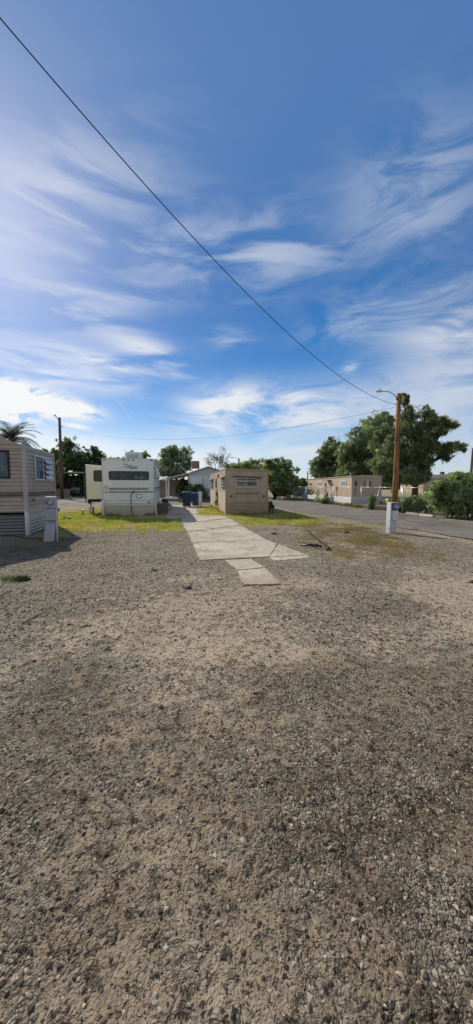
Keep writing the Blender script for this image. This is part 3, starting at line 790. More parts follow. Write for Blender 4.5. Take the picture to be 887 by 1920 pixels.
# sparse almost bare tree
t = thing('sparse_tree', 'slender nearly bare tree with few leaves behind the white house roof', 'tree', ((408 - CX) / FOC * 48, 48, 0))
mb = MB(); lv = []
def limb(p, d, ln, r, dep):
    q = p + d * ln
    mb.tube([p, p.lerp(q, .5) + Vector((random.uniform(-.06, .06), 0, .03)), q], [r, r * .8, r * .6], 5, cap=False)
    if dep <= 1: lv.append(q)
    if dep == 0: return
    for _ in range(3):
        nd_ = (d + Vector((random.uniform(-.75, .75), random.uniform(-.6, .6), random.uniform(-.1, .5)))).normalized()
        limb(p.lerp(q, random.uniform(.55, 1)), nd_, ln * random.uniform(.55, .8), r * .55, dep - 1)
limb(Vector((0, 0, 0)), Vector((.02, 0, 1)), 2.6, .12, 0)
for dx, dy, l_ in ((-.42, .1, 1.5), (-.14, -.2, 1.9), (.16, .2, 2.1), (.42, -.1, 1.6), (.02, .3, 1.7)):
    limb(Vector((0, 0, 2.5)), Vector((dx, dy, .95)).normalized(), l_, .05, 3)
mb.build('trunk', M['palebark'], t)
lv = np.array([tuple(v) for v in lv]); idx = RNG.choice(len(lv), 900); P = lv[idx] + RNG.normal(0, .2, (900, 3))
u = RNG.normal(0, 1, (900, 3)); u /= np.linalg.norm(u, axis=1)[:, None]; v = np.cross(u, RNG.normal(0, 1, (900, 3))); v /= np.linalg.norm(v, axis=1)[:, None]
soup('crown', np.stack([P - u * .09, P + v * .05, P + u * .09, P - v * .05], 1), np.array(PAL['mesq'])[RNG.choice(4, 900)] * .8, M['leaf'], t)

# palm
t = thing('palm_tree', 'feathery palm tree crown rising behind the tan trailer roof at far left', 'tree', ((18 - CX) / FOC * 33, 33, 0))
ctr = at(22, 824, 33) - Vector(t.location)
mb = MB(); mb.tube([(0, 0, -.1), (0.05, 0, ctr.z * .5), ctr], [.32, .26, .3], 10); mb.build('trunk', M['bark'], t, smooth=True)
V = []; C = []
stem = MB()
for k in range(38):
    a = 2.4 * k + random.uniform(-.1, .1); el = random.choice((-.1, .25, .55, .85, 1.1)) + random.uniform(-.12, .12); L = random.uniform(2.6, 3.3)
    hd = Vector((math.cos(a), math.sin(a), 0)); p = Vector(ctr); d = (hd * math.cos(el) + Vector((0, 0, math.sin(el)))).normalized(); pts = [p.copy()]
    for s in range(14):
        p = p + d * L / 14; d = (d + Vector((0, 0, -.125))).normalized(); pts.append(p.copy())
    stem.tube(pts, [.03 * (1 - s / 16) for s in range(15)], 4)
    side = Vector((-hd.y, hd.x, 0))
    for s in range(2, 15):
        for sg in (-1, 1):
            for q in range(2):
                b_ = pts[s].lerp(pts[s - 1], q * .5); ln = .55 * math.sin(math.pi * min(1, (s + 1.5) / 16)) + .1
                tip = b_ + side * sg * ln * .75 + (pts[s] - pts[s - 1]).normalized() * ln * .55 + Vector((0, 0, -.12 * ln - .1 * random.random()))
                w = (pts[s] - pts[s - 1]).normalized() * .035
                V.append([b_ - w, b_ + w, tip + w * .3, tip - w * .3]); C.append(np.array([.055, .075, .04]) * random.uniform(.6, 1.4))
soup('fronds', np.array([[tuple(q) for q in f] for f in V]), np.array(C), M['leaf'], t)
stem.build('frond_stems', M['palebark'], t)

# shrubs on the right verge
def shrub(name, label, cat, px, Y, lst, pal, ncl, nleaf, ll, lw, **kw):
    return tree(name, label, cat, px, Y, lst, pal, ncl, nleaf, ll, lw, r=kw.pop('r', .03), **kw)
shrub('verge_shrub', 'dense green shrub in the fence corner right beside the tall wooden pole', 'shrub', 762, 19.8,
      [(754, 945, 11, 16, 0), (768, 947, 13, 14, 0), (748, 952, 9, 12, 0)], 'shrub', 260, 34, .085, .04, droop=.05, sig=.25, stems=4, spread=.25, group=None)
shrub('verge_shrub', 'dense dark green shrub behind the grey and cream wheel stops', 'shrub', 790, 19.2,
      [(782, 947, 14, 16, 0), (798, 944, 14, 18, 0), (806, 952, 12, 14, 0)], 'shrub', 320, 34, .09, .04, droop=.05, sig=.24, stems=4, spread=.25)
shrub('acacia_bush', 'tall feathery bush with several dark stems growing through the right fence', 'bush', 842, 16.4,
      [(838, 905, 22, 14, 0), (815, 925, 22, 18, .4), (850, 925, 26, 20, 0), (872, 905, 20, 18, .4), (826, 945, 22, 16, .5), (866, 945, 20, 18, .2), (862, 892, 18, 8, .2), (846, 955, 26, 14, .1), (826, 930, 20, 22, .6)],
      'fern', 900, 34, .10, .032, droop=.2, sig=.2, fill=.5, r=.028, stems=3, spread=.2, base_h=.5)
shrub('acacia_bush', 'dark dense bush at the far right edge of the photo, beside the fence', 'bush', 893, 15.6,
      [(880, 945, 18, 22, 0), (900, 930, 26, 30, 0), (868, 960, 14, 12, 0), (905, 960, 20, 14, 0), (890, 900, 18, 12, 0)], 'mesq', 620, 34, .10, .038, droop=.15, sig=.22, r=.03, stems=3, spread=.2)
shrub('verge_shrub', 'small rounded green shrub at the foot of the leaning fence post', 'shrub', 697, 22.2,
      [(697, 940, 7, 10, 0), (698, 932, 5, 6, 0), (695, 949, 6, 6, 0)], 'shrub', 80, 30, .09, .045, droop=.05, sig=.25, stems=3, spread=.12)
shrub('verge_shrub', 'tiny yellow green shrub left of the wooden pole, above the white meter pedestal', 'shrub', 731, 20.6,
      [(730, 940, 5, 6, 0), (733, 946, 5, 5, 0)], 'yellow', 50, 26, .08, .04, droop=.05, sig=.28, stems=2, spread=.1)
shrub('verge_shrub', 'low grey green shrub at the roadside in front of the grey covered barbecue', 'shrub', 610, 29.0,
      [(608, 938, 7, 6, 0), (615, 939, 6, 5, 0)], 'shrub', 60, 28, .12, .05, droop=.05, sig=.28, stems=2, spread=.15)
shrub('bare_thicket', 'dark tangled thicket behind the far end of the chain link fence', 'bush', 560, 39.5,
      [(548, 922, 14, 11, 0), (565, 924, 14, 10, 0), (580, 920, 10, 12, 0), (532, 926, 12, 9, 0)], 'dark', 150, 30, .2, .06, droop=.2, sig=.2, stems=4, spread=.6)
shrub('flowering_shrub', 'dark shrub dotted with pale pink flowers below the white house window', 'shrub', 367, 33.6,
      [(360, 918, 10, 10, 0), (376, 916, 10, 10, 0), (368, 928, 14, 9, 0), (384, 924, 7, 9, 0), (352, 924, 8, 8, 0)], 'dark', 200, 28, .14, .07, droop=.05, sig=.2, stems=3, spread=.3, flowers=.07)
shrub('porch_vine', 'dark leafy vine filling the open left side of the house porch', 'plant', 341, 37.6,
      [(342, 905, 8, 12, 0), (350, 912, 7, 14, 0), (336, 918, 8, 10, 0), (346, 926, 10, 8, 0)], 'dark', 130, 28, .18, .08, droop=.2, sig=.2, stems=2, spread=.3)
shrub('wall_weed', 'thin leafy weed climbing the sunlit side of the taupe trailer', 'weed', 407.5, 21.9,
      [(407, 925, 3.2, 4, 0), (409, 933, 3.4, 6, 0), (405, 941, 2.6, 5, 0), (410, 945, 2, 6, 0)], 'fern', 46, 16, .09, .035, droop=.1, sig=.3, r=.016, stems=1)
shrub('shaded_shrub', 'low dark shrub in the shade at the right corner of the taupe trailer', 'shrub', 507, 18.9,
      [(506, 944, 3.5, 5, 0), (510, 949, 5, 5, 0), (505, 952, 4, 5, 0)], 'dark', 60, 24, .09, .04, droop=.05, sig=.3, stems=2, spread=.12)
# weed tuft in the left foreground
w0 = gnd(26, 1086)
t = thing('weed_tuft', 'small clump of green weeds on dark soil in the left foreground gravel', 'weed', tuple(w0))
n = 260; a = RNG.random(n) * 6.283; rr = np.sqrt(RNG.random(n)) * .17
bx, by = np.cos(a) * rr * 1.3, np.sin(a) * rr * .8; h = RNG.uniform(.03, .1, n); l = RNG.random(n) * 6.283
V = np.stack([np.stack([bx - .004, by, np.zeros(n)], -1), np.stack([bx + .004, by, np.zeros(n)], -1), np.stack([bx + np.cos(l) * h * .8, by + np.sin(l) * h * .8, h], -1)], 1)
soup('leaves', V, np.array([.10, .14, .03]) * RNG.uniform(.5, 1.5, (n, 1)), M['grassblade'], t)
mb = MB(); mb.tube([(.0, .02, -.03), (.1, .0, .015), (.2, .01, .01), (.28, .03, -.03)], [.02, .06, .05, .02], 9); mb.build('soil_clod', M['soil'], t, smooth=True)

# far tree line closing the horizon
P = []
n = 26000
xx = RNG.uniform(-220, 260, n); yy = 150 + RNG.normal(0, 6, n) + np.abs(xx) * .05
hh = 2.2 + 5.5 * np.clip(fbm(xx, yy * 0, .05, 4, 3) - .25, 0, 1)
zz = RNG.random(n) ** .7 * hh
P = np.stack([xx, yy, zz], -1); u = RNG.normal(0, 1, (n, 3)); u /= np.linalg.norm(u, axis=1)[:, None]; v = np.cross(u, RNG.normal(0, 1, (n, 3))); v /= np.linalg.norm(v, axis=1)[:, None]
o = soup('distant_trees', np.stack([P - u * .9, P + v * .55, P + u * .9, P - v * .55], 1), np.array([[.05, .07, .04]]) * RNG.uniform(.6, 1.4, (n, 1)), M['leaf'])
tag(o, 'hazy line of far off trees along the horizon', 'tree line', kind='stuff')

# ------------------------------------------------------------------ helpers for walls
def jalousie(F, parent, u0, u1, v0, v1, d, rows, tilt=.09, m='louvre', frm='alu'):
    for k in range(rows):
        a = v0 + (v1 - v0) * k / rows; b_ = v0 + (v1 - v0) * (k + .92) / rows
        mb = MB(); mb.hexa([F.P(u0, a, d + tilt), F.P(u1, a, d + tilt), F.P(u1, a + .008, d + tilt + .008), F.P(u0, a + .008, d + tilt + .008),
                            F.P(u0, b_, d), F.P(u1, b_, d), F.P(u1, b_ + .008, d + .008), F.P(u0, b_ + .008, d + .008)])
        mb.build('louvre', M[m], parent)

def window(F, parent, u0, u1, v0, v1, t=.035, d0=.004, d1=.035, frame='alu', pane='glass', mull=None, rows=0, side=0):
    mb = MB(); F.frame(mb, u0, u1, v0, v1, t, d0, d1)
    if mull: F.box(mb, u0 + (u1 - u0) * mull - t * .4, u0 + (u1 - u0) * mull + t * .4, v0 + t, v1 - t, d0, d1 - .004)
    w = mb.build('window', M[frame], parent)
    mb = MB(); F.box(mb, u0 + t, u1 - t, v0 + t, v1 - t, d0, d0 + .008); mb.build('pane', M[pane], w)
    if rows:
        a, b_ = (u0 + t, u0 + (u1 - u0) * (mull or 1) - t * .4) if side == 0 else (u0 + (u1 - u0) * mull + t * .4, u1 - t)
        jalousie(F, w, a + .005, b_ - .005, v0 + t, v1 - t, d0 + .012, rows)
    return w

# ------------------------------------------------------------------ left tan trailer
c = gnd(53, 1003)
LT = thing('travel_trailer', 'tan lap sided travel trailer with maroon stripes, cut off by the left edge', 'trailer', (c.x, c.y, 0), R(11.7))
Lw, Lh, Wd = 6.2, 2.86, 2.75
FF = Face((0, 0, 0), (1, 0, 0), (0, -1, 0)); FS = Face((0, 0, 0), (0, 1, 0), (1, 0, 0))
mb = MB(); mb.box(-Lw, -.003, .003, Wd - .003, .74, Lh - .02); 
FF.rows(mb, -Lw, -.05, lap(.84, Lh - .05, .125, .024)); FS.rows(mb, .05, Wd - .03, lap(.84, Lh - .05, .125, .024))
mb.build('body', M['tan_siding'], LT)
mb = MB(); FF.box(mb, -.07, .042, .78, Lh, .0, .044); FS.box(mb, .0, .05, .78, Lh, .0, .044); FS.box(mb, Wd - .06, Wd, .78, Lh, .0, .044)
FF.box(mb, -Lw, -.07, Lh - .06, Lh - .004, .0, .048); FS.box(mb, .05, Wd - .06, Lh - .06, Lh - .004, .0, .048)
FF.box(mb, -Lw, -.07, .78, .85, .0, .042); FS.box(mb, .05, Wd - .06, .70, .86, .0, .042)
FF.box(mb, -Lw, -.07, 1.43, 1.47, .0, .042); FS.box(mb, .05, Wd - .06, 1.42, 1.46, .0, .042)
mb.build('trim', M['tan_trim'], LT)
mb = MB()
for F, a, b_ in ((FF, -Lw, -.07), (FS, .05, Wd - .06)):
    F.box(mb, a, b_, 1.26, 1.31, .0, .041)
mb.build('maroon_stripe', M['maroon'], LT)
mb = MB()
for F, a, b_ in ((FF, -Lw, -.07), (FS, .05, Wd - .06)):
    F.box(mb, a, b_, 1.33, 1.345, .0, .041); F.box(mb, a, b_, 1.37, 1.395, .0, .041)
mb.build('brown_stripe', M['brownstripe'], LT)
mb = MB(); mb.box(-Lw - .02, .04, -.04, Wd + .04, Lh, Lh + .03); mb.build('roof', M['tan_trim'], LT, bevel=.01)
# front window with pleated curtain behind clear glass
mb = MB(); FF.frame(mb, -2.3, -.42, 1.84, 2.72, .05, .002, .06); w = mb.build('window', M['frameblack'], LT)
mb = MB(); FF.box(mb, -2.25, -.47, 1.89, 2.67, .001, .0395); mb.build('pane', M['glass_blue'], w)
mb = MB(); FF.cols(mb, 2.08, 2.66, [(-2.25 + i * .02, .044 + .006 * math.sin(i * 1.1)) for i in range(int(1.72 / .02))]); mb.build('curtain', M['curtain'], w)
w = window(FS, LT, .68, 2.34, 1.80, 2.66, .045, .038, .07, 'white_post', 'glass_blue', mull=.48, rows=4, side=1)
mb = MB(); FS.box(mb, .74, 1.1, 1.86, 2.6, .049, .056); mb.build('blind', M['curtain'], w)
# small fittings on the end wall
mb = MB(); FS.box(mb, .42, .5, 1.08, 1.16, .0, .07); mb.build('outlet_cover', M['meter_dark'], LT, bevel=.006)
# skirting
mb = MB(); FF.rows(mb, -Lw, -.12, [(v, d - .10) for v, d in corr(-.02, .66, .105, .035)]); FF.box(mb, -Lw, -.12, -.02, .66, -.13, -.105)
mb.build('skirting', M['skirt_grey'], LT, smooth=False)
mb = MB(); FS.rows(mb, .1, Wd, [(v, d - .02) for v, d in corr(-.02, .46, .105, .035)]); FS.box(mb, .1, Wd, .46, .69, -.03, .01); FS.box(mb, .9, .915, .48, .68, .01, .02)
mb.build('skirting', M['skirt_white'], LT)
mb = MB(); FS.box(mb, -.06, .09, -.02, .775, -.06, .03); mb.build('corner_post', M['white_post'], LT, bevel=.006)
mb = MB(); mb.box(-Lw, -.1, .3, Wd - .1, .1, .74); mb.build('chassis', M['black'], LT)
# canvas tarp mounded on the roof
mb = MB(); gx, gy = 40, 12
for j in range(gy + 1):
    for i in range(gx + 1):
        x = -Lw * i / gx + .0; yv = -.05 + (Wd + .1) * j / gy
        d = -x; hgt = .42 * (d / .8) ** 1.6 if d < 1.6 else 1.27 + .5 * math.sin(min(1, (d - 1.6) / 1.4) * math.pi / 2)
        z = Lh + .045 + hgt * (1 - .9 * min(1, (j / gy) * 1.25) ** .7) + .012 * math.sin(x * 17 + yv * 5)
        mb.v.append((x, yv, z))
for j in range(gy):
    for i in range(gx):
        b0 = j * (gx + 1) + i; mb.f.append((b0, b0 + 1, b0 + gx + 2, b0 + gx + 1))
for i in range(gx):      # hanging front hem
    n0 = len(mb.v); p, q = mb.v[i], mb.v[i + 1]
    mb.v += [(p[0], p[1] - .003, Lh + .035), (q[0], q[1] - .003, Lh + .035)]; mb.f.append((i, i + 1, n0 + 1, n0))
o = mb.build('canvas_tarp', M['tarp'], smooth=True)
o.location = LT.location; o.rotation_euler = LT.rotation_euler
tag(o, 'tan canvas cover rising in a curve on the roof of the left trailer', 'tarp')

# ------------------------------------------------------------------ left meter pedestal
def meter(F, parent, u, v, d, r):
    def disc(r0, r1, d0, d1, n=24):
        mb = MB(); mb.tube([F.P(u, v, d0), F.P(u, v, d1)], [r0, r1], n); return mb
    ring = disc(r * 1.12, r * 1.1, d, d + .035).build('meter', M['galv'], parent)
    disc(r, r, d + .03, d + .05).build('dial', M['meter_face'], ring)
    mb = MB(); F.box(mb, u - r * .5, u + r * .5, v + r * .2, v + r * .42, d + .05, d + .054); mb.build('register', M['meter_dark'], ring)
    mb = MB(); mb.tube([F.P(u, v, d + .056), F.P(u, v, d + .09), F.P(u, v, d + .11), F.P(u, v, d + .118)], [r * .98, r * .9, r * .6, r * .2], 24); mb.build('glass_dome', M['clear'], ring, smooth=True)

c = gnd(97, 1014)
T = thing('meter_pedestal', 'lilac grey electric meter pedestal in shade beside the tan trailer, lower cover hanging loose', 'meter pedestal', (c.x, c.y, 0), R(8))
F = Face((0, 0, 0), (1, 0, 0), (0, -1, 0))
mb = MB(); mb.box(-.15, .14, .0, .16, -.02, 1.27); mb.build('post', M['pedestal_grey'], T, bevel=.006)
mb = MB(); F.box(mb, -.12, .19, .96, 1.29, .003, .07); mb.build('meter_box', M['pedestal_grey'], T, bevel=.008)
meter(F, T, .02, 1.15, .07, .095)
mb = MB(); F.box(mb, -.11, .16, .61, .94, .003, .08); mb.build('breaker_door', M['pedestal_grey'], T, bevel=.008)
mb = MB(); mb.hexa([F.P(-.17, .0, .12), F.P(.12, .0, .12), F.P(.12, .0, .14), F.P(-.17, .0, .14), F.P(-.14, .53, .003), F.P(.13, .5, .003), F.P(.13, .5, .02), F.P(-.14, .53, .02)])
mb.build('loose_cover', M['pedestal_grey'], T, bevel=.004)
mb = MB(); mb.tube([(.165, -.03, -.02), (.17, -.03, .5), (.175, -.03, .95)], .014, 8); mb.build('conduit', M['white_post'], T)
mb = MB(); mb.box(.195, .22, .02, .1, .86, .95); mb.build('receptacle', M['meter_dark'], T, bevel=.004)
mb = MB(); pts = [(-.05, .02, .03), (-.3, .25, .015), (-.9, .35, .02), (-1.5, .75, .015), (-2.1, 1.0, .02)]
mb.tube([Vector(p) + Vector((c.x, c.y, 0)) for p in pts], .014, 6); o = mb.build('loose_cable', M['black']); tag(o, 'black cord on the shaded ground between the grey pedestal and the tan trailer', 'cord')

# ------------------------------------------------------------------ right meter pedestal
c = gnd(736, 999)
T = thing('meter_pedestal', 'white electric meter pedestal standing in gravel in front of the tall wooden pole', 'meter pedestal', (c.x, c.y, 0), R(13))
F = Face((0, 0, 0), (1, 0, 0), (0, -1, 0))
mb = MB(); mb.hexa([(-.115, 0, -.03), (.125, 0, -.03), (.125, .21, -.03), (-.115, .21, -.03), (-.10, 0, 1.04), (.125, 0, 1.04), (.125, .21, 1.04), (-.10, .21, 1.04)])
mb.build('post', M['pedestal_white'], T, bevel=.006)
mb = MB(); F.box(mb, -.075, .145, .77, 1.035, .003, .05); mb.build('meter_box', M['meter_dark'], T, bevel=.008)
mb = MB(); F.box(mb, -.09, .15, 1.025, 1.05, .003, .06); mb.build('rain_cap', M['pedestal_white'], T, bevel=.004)
meter(F, T, .06, .9, .05, .085)
mb = MB(); F.box(mb, -.06, .145, .43, .765, .003, .085); mb.build('breaker_door', M['pedestal_white'], T, bevel=.008)
mb = MB(); F.box(mb, -.085, .12, .0, .42, .003, .012); mb.build('lower_cover', M['pedestal_white'], T, bevel=.004)
mb = MB(); mb.tube([(-.112, .08, .15), (-.125, .08, .15)], .02, 10); mb.build('knockout', M['meter_dark'], T)

# ------------------------------------------------------------------ cream camper with slide-out
c = at(290, 966, 17.9); Rf = Vector((c.x, 17.9, 0)); CA = R(11.5)
CAMP = thing('camper_trailer', 'cream camper trailer with rear window, open slide-out and white skirting', 'camper', tuple(Rf), CA)
W, L, H, B = 2.65, 10.0, 3.07, .52
F = Face((-W, 0, 0), (1, 0, 0), (0, -1, 0)); FR = Face((0, 0, 0), (0, 1, 0), (1, 0, 0)); FL = Face((-W, 0, 0), (0, 1, 0), (-1, 0, 0))
mb = MB(); prof = [(-W, B), (0, B), (0, H - .05), (-.06, H), (-W + .06, H), (-W, H - .05)]
mb.prism(prof, 0, L, 'y'); mb.build('body', M['camper'], CAMP, bevel=.03)
mb = MB(); F.box(mb, .0, .035, B + .2, H - .05, .001, .018); F.box(mb, W - .035, W, B + .2, H - .05, .001, .018); F.box(mb, .06, W - .06, H - .035, H - .005, .001, .018)
FR.box(mb, .03, L, H - .07, H - .03, .001, .02); mb.build('edge_trim', M['ac'], CAMP)
w = None
mb = MB(); F.rrect(mb, .34, 2.39, 1.92, 2.38, .09, .002, .03); w = mb.build('window', M['frameblack'], CAMP)
mb = MB(); F.rrect(mb, .38, 2.35, 1.96, 2.34, .07, .03, .036); mb.build('pane', M['glass'], w)
mb = MB(); F.box(mb, 1.66, 1.83, 1.99, 2.13, .0365, .039); mb.build('window_sticker', M['curtain'], w)
mb = MB()
for k in range(14):
    u = 1.9 + k * .03; F.box(mb, u, u + .026, 1.98, 2.06 + .05 * math.sin(k * .5 + .4), .0365, .038)
mb.build('curtain_hem', M['curtain'], w)
for u, v in ((.14, 2.97), (1.10, 2.965), (1.35, 2.965), (1.60, 2.965), (2.52, 2.97)):
    mb = MB(); F.rrect(mb, u - .05, u + .05, v - .022, v + .022, .02, .002, .03, 3); mb.build('clearance_light', M['lens_red'], CAMP)
# stripes
mb = MB(); F.box(mb, .04, W - .04, 1.475, 1.495, .002, .006); F.box(mb, .33, W - .3, 1.39, 1.415, .002, .006); F.box(mb, .04, W - .04, 1.235, 1.255, .002, .006); F.box(mb, .04, W - .04, 1.30, 1.312, .002, .006)
FR.box(mb, .04, L - .1, 1.475, 1.495, .002, .006); FR.box(mb, .04, L - .1, 1.235, 1.255, .002, .006)
F.box(mb, .02, W - .02, .80, .812, .002, .006); F.box(mb, .02, W - .02, .655, .67, .002, .008)
mb.build('dark_stripe', M['camper_line'], CAMP)
mb = MB(); F.box(mb, .04, W - .04, 1.257, 1.298, .002, .005); F.box(mb, .33, W - .3, 1.417, 1.473, .002, .005); FR.box(mb, .04, L - .1, 1.257, 1.473, .002, .005); mb.build('lilac_stripe', M['camper_lilac'], CAMP)
mb = MB(); F.rrect(mb, 2.33, 2.6, 1.36, 1.45, .03, .006, .012); mb.build('stripe_badge', M['camper'], CAMP)
mb = MB(); F.rrect(mb, .1, .31, 1.27, 1.45, .02, .006, .012); mb.build('stripe_badge', M['camper'], CAMP)
mb = MB(); F.box(mb, .1, .3, 1.53, 1.61, .002, .010); mb.build('number_plate', M['meter_face'], CAMP, bevel=.004)
mb = MB(); mb.v += [tuple(F.P(*p, .0125)) for p in ((.17, 1.43), (.2, 1.4), (.28, 1.31), (.21, 1.335), (.15, 1.37))]; mb.f.append((0, 1, 2, 3, 4)); mb.build('arrow_decal', M['camper_line'], CAMP)
# model lettering on the back, sloping script with a swoosh
def lettering(txt, size, mat, parent, M4, shear=.25, ext=.002, name='lettering'):
    cu = bpy.data.curves.new(name, 'FONT'); cu.body = txt; cu.size = size; cu.shear = shear; cu.extrude = ext; cu.space_character = .92; cu.offset = size * .012
    ob = bpy.data.objects.new('tmp_' + name, cu); COL.objects.link(ob)
    dg = bpy.context.evaluated_depsgraph_get(); me = bpy.data.meshes.new_from_object(ob.evaluated_get(dg))
    bpy.data.objects.remove(ob); me.materials.clear(); me.materials.append(mat); me.name = name
    o = bpy.data.objects.new(name, me); COL.objects.link(o); o.parent = parent; o.matrix_local = M4; return o
base = Matrix.Translation((-W + 1.06, -.006, 2.58)) @ Matrix.Rotation(R(90), 4, 'X') @ Matrix.Rotation(R(-7), 4, 'Z')
lettering('Tahoe', .30, weathered('faded blue grey decal', (.22, .27, .32), .5, .2, 8, 0, 0), CAMP, base)
mb = MB(); mb.v += [tuple(F.P(*p, .005)) for p in ((1.45, 2.5), (1.6, 2.57), (1.72, 2.575), (1.62, 2.53), (1.52, 2.48))]; mb.f.append((0, 1, 2, 3, 4)); mb.build('swoosh_decal', M['camper_line'], CAMP)
# hatch, hose, port, bumper
mb = MB(); F.rrect(mb, 1.70, 2.02, .93, 1.16, .09, .002, .014); hh_ = mb.build('hatch', M['camper_line'], CAMP)
mb = MB(); F.rrect(mb, 1.725, 1.995, .955, 1.135, .075, .014, .018); mb.build('hatch_door', M['camper'], hh_)
mb = MB(); mb.tube([F.P(1.57, 1.255, .01), F.P(1.57, 1.255, .05), F.P(1.52, 1.22, .07), F.P(1.45, 1.13, .06), F.P(1.43, .95, .05), F.P(1.43, .6, .05), F.P(1.45, .3, .07), F.P(1.49, .1, .08), F.P(1.49, .01, .1)], .017, 8)
mb.build('hose', M['black'], CAMP, smooth=True)
mb = MB(); F.rrect(mb, 1.51, 1.63, 1.24, 1.33, .03, .002, .03); mb.build('hose_inlet', M['meter_dark'], CAMP)
mb = MB(); mb.tube([F.P(2.36, .71, .0), F.P(2.36, .71, .03)], .045, 14); mb.build('sewer_cap', M['black'], CAMP)
mb = MB(); F.box(mb, -.02, W + .01, .50, .635, .002, .06); mb.build('bumper', M['camper_skirt'], CAMP, bevel=.012)
mb = MB(); F.rows(mb, .08, W, lap(-.02, .5, .105, .02)); F.box(mb, .08, W, -.02, .495, -.03, .0); mb.build('skirting', M['camper_skirt'], CAMP)
mb = MB(); FR.rows(mb, .02, L, lap(-.02, .5, .1, .012)); mb.build('skirting', M['camper_skirt'], CAMP)
mb = MB(); F.box(mb, -.06, .07, -.02, .86, .0, .12); mb.build('corner_board', M['white_post'], CAMP, bevel=.006)
mb = MB(); mb.hexa([F.P(W + .06, -.02, .02), F.P(W + .16, -.02, .02), F.P(W + .16, -.02, .09), F.P(W + .06, -.02, .09), F.P(W - .06, 1.0, .01), F.P(W + .04, 1.0, .01), F.P(W + .04, 1.0, .07), F.P(W - .06, 1.0, .07)])
mb.build('leaning_board', M['pink_board'], CAMP)
# right side: window, door, awning arms
mb = MB(); FR.rrect(mb, .5, 1.5, 1.95, 2.65, .09, .002, .03); w = mb.build('window', M['frameblack'], CAMP)
mb = MB(); FR.rrect(mb, .54, 1.46, 1.99, 2.61, .07, .03, .036); mb.build('pane', M['glass'], w)
mb = MB(); FR.frame(mb, 3.0, 3.8, .6, 2.6, .04, .002, .025); dr = mb.build('door', M['ac'], CAMP)
mb = MB(); FR.box(mb, 3.04, 3.76, .64, 2.56, .002, .012); mb.build('door_panel', M['camper'], dr)
mb = MB(); FR.box(mb, 3.15, 3.65, 1.8, 2.4, .012, .018); mb.build('pane', M['glass'], dr)
mb = MB(); mb.tube([FR.P(.3, 2.95, .08), FR.P(7.5, 2.95, .08)], .06, 10); aw = mb.build('awning_roll', M['ac'], CAMP)
for u in (.35, 7.4):
    mb = MB(); FR.box(mb, u, u + .06, .95, 2.95, .02, .06); FR.box(mb, u - .015, u + .075, .9, .98, .02, .09); mb.build('awning_arm', M['ac'], aw)
for v in (2.08, 1.5):
    mb = MB(); mb.tube([FR.P(1.9, v, .02), FR.P(1.9, v + .02, .22), FR.P(2.3, v - .02, .22), FR.P(2.3, v - .05, .02)], .018, 6); mb.build('grab_handle', M['steel_dark'], CAMP)
# roof air conditioner
mb = MB(); yo = .55
mb.hexa([(-W + 1.06, yo, H), (-W + 2.0, yo, H), (-W + 2.0, yo + 1, H), (-W + 1.06, yo + 1, H), (-W + 1.12, yo + .06, H + .40), (-W + 1.9, yo + .06, H + .40), (-W + 1.9, yo + .95, H + .40), (-W + 1.12, yo + .95, H + .40)])
ac = mb.build('air_conditioner', M['ac'], CAMP, bevel=.05)
mb = MB(); mb.box(-W + 1.22, -W + 1.8, yo - .012, yo + .05, H + .04, H + .24); mb.build('grille', M['galv'], ac, bevel=.01)
mb = MB(); mb.tube([(-W + 1.95, 1.9, H), (-W + 1.95, 1.9, H + .75)], .008, 6); mb.build('antenna', M['alu'], CAMP)
mb = MB(); mb.tube([(-W + 1.0, 2.6, H), (-W + 1.0, 2.6, H + .55), (-W + .8, 2.6, H + .75)], .014, 6); mb.build('antenna', M['alu'], CAMP)
# slide-out
y0, y1 = 1.0, 4.8; S0 = -W - 1.04
mb = MB(); mb.hexa([(S0, y0, .86), (-W - .002, y0, .86), (-W - .002, y1, .86), (S0, y1, .86), (S0, y0, 2.78), (-W - .002, y0, 2.70), (-W - .002, y1, 2.70), (S0, y1, 2.78)])
sl = mb.build('slide_out', M['slide'], CAMP, bevel=.03)
FSl = Face((S0, y0, 0), (1, 0, 0), (0, -1, 0))
mb = MB(); FSl.rrect(mb, .42, 1.02, 1.84, 2.46, .1, .002, .025); w = mb.build('window', M['frameblack'], sl)
mb = MB(); FSl.rrect(mb, .46, .98, 1.88, 2.42, .08, .025, .03); mb.build('pane', M['glass'], w)
mb = MB(); FSl.box(mb, -.045, -.002, .72, 2.77, -.05, .03); mb.build('slide_seal', M['frameblack'], sl)
mb = MB(); mb.box(S0 + .05, -W - .003, y0 + .05, y1 - .1, .70, .845); mb.box(S0 + .06, S0 + .2, y0 + .08, y0 + .3, .62, .7); mb.build('slide_frame', M['black'], sl)
for yy_ in (2.6, 3.7):
    mb = MB(); cc = Vector((-W + .02, yy_, .36))
    mb.tube([cc + Vector((-.02, 0, 0)), cc + Vector((.2, 0, 0))], .36, 20); tw = mb.build('wheel', M['black'], CAMP, bevel=.03)
    mb = MB(); mb.tube([cc + Vector((-.025, 0, 0)), cc + Vector((.02, 0, 0))], .2, 16); mb.build('rim', M['alu'], tw)
# dark skirt flap seen under the slide
mb = MB(); mb.hexa([(-W - .32, y0 + .15, .86), (-W - .08, y0 + .15, .86), (-W - .08, y0 + .18, .86), (-W - .32, y0 + .18, .86), (-W - .16, y0 + .1, .0), (-W - .06, y0 + .1, .0), (-W - .06, y0 + .14, .0), (-W - .16, y0 + .14, .0)][::1])
mb.build('rubber_flap', M['black'], CAMP)

def on_camper(x, y, z=0): return Matrix.Translation(Rf) @ Matrix.Rotation(CA, 4, 'Z') @ Vector((x, y, z))
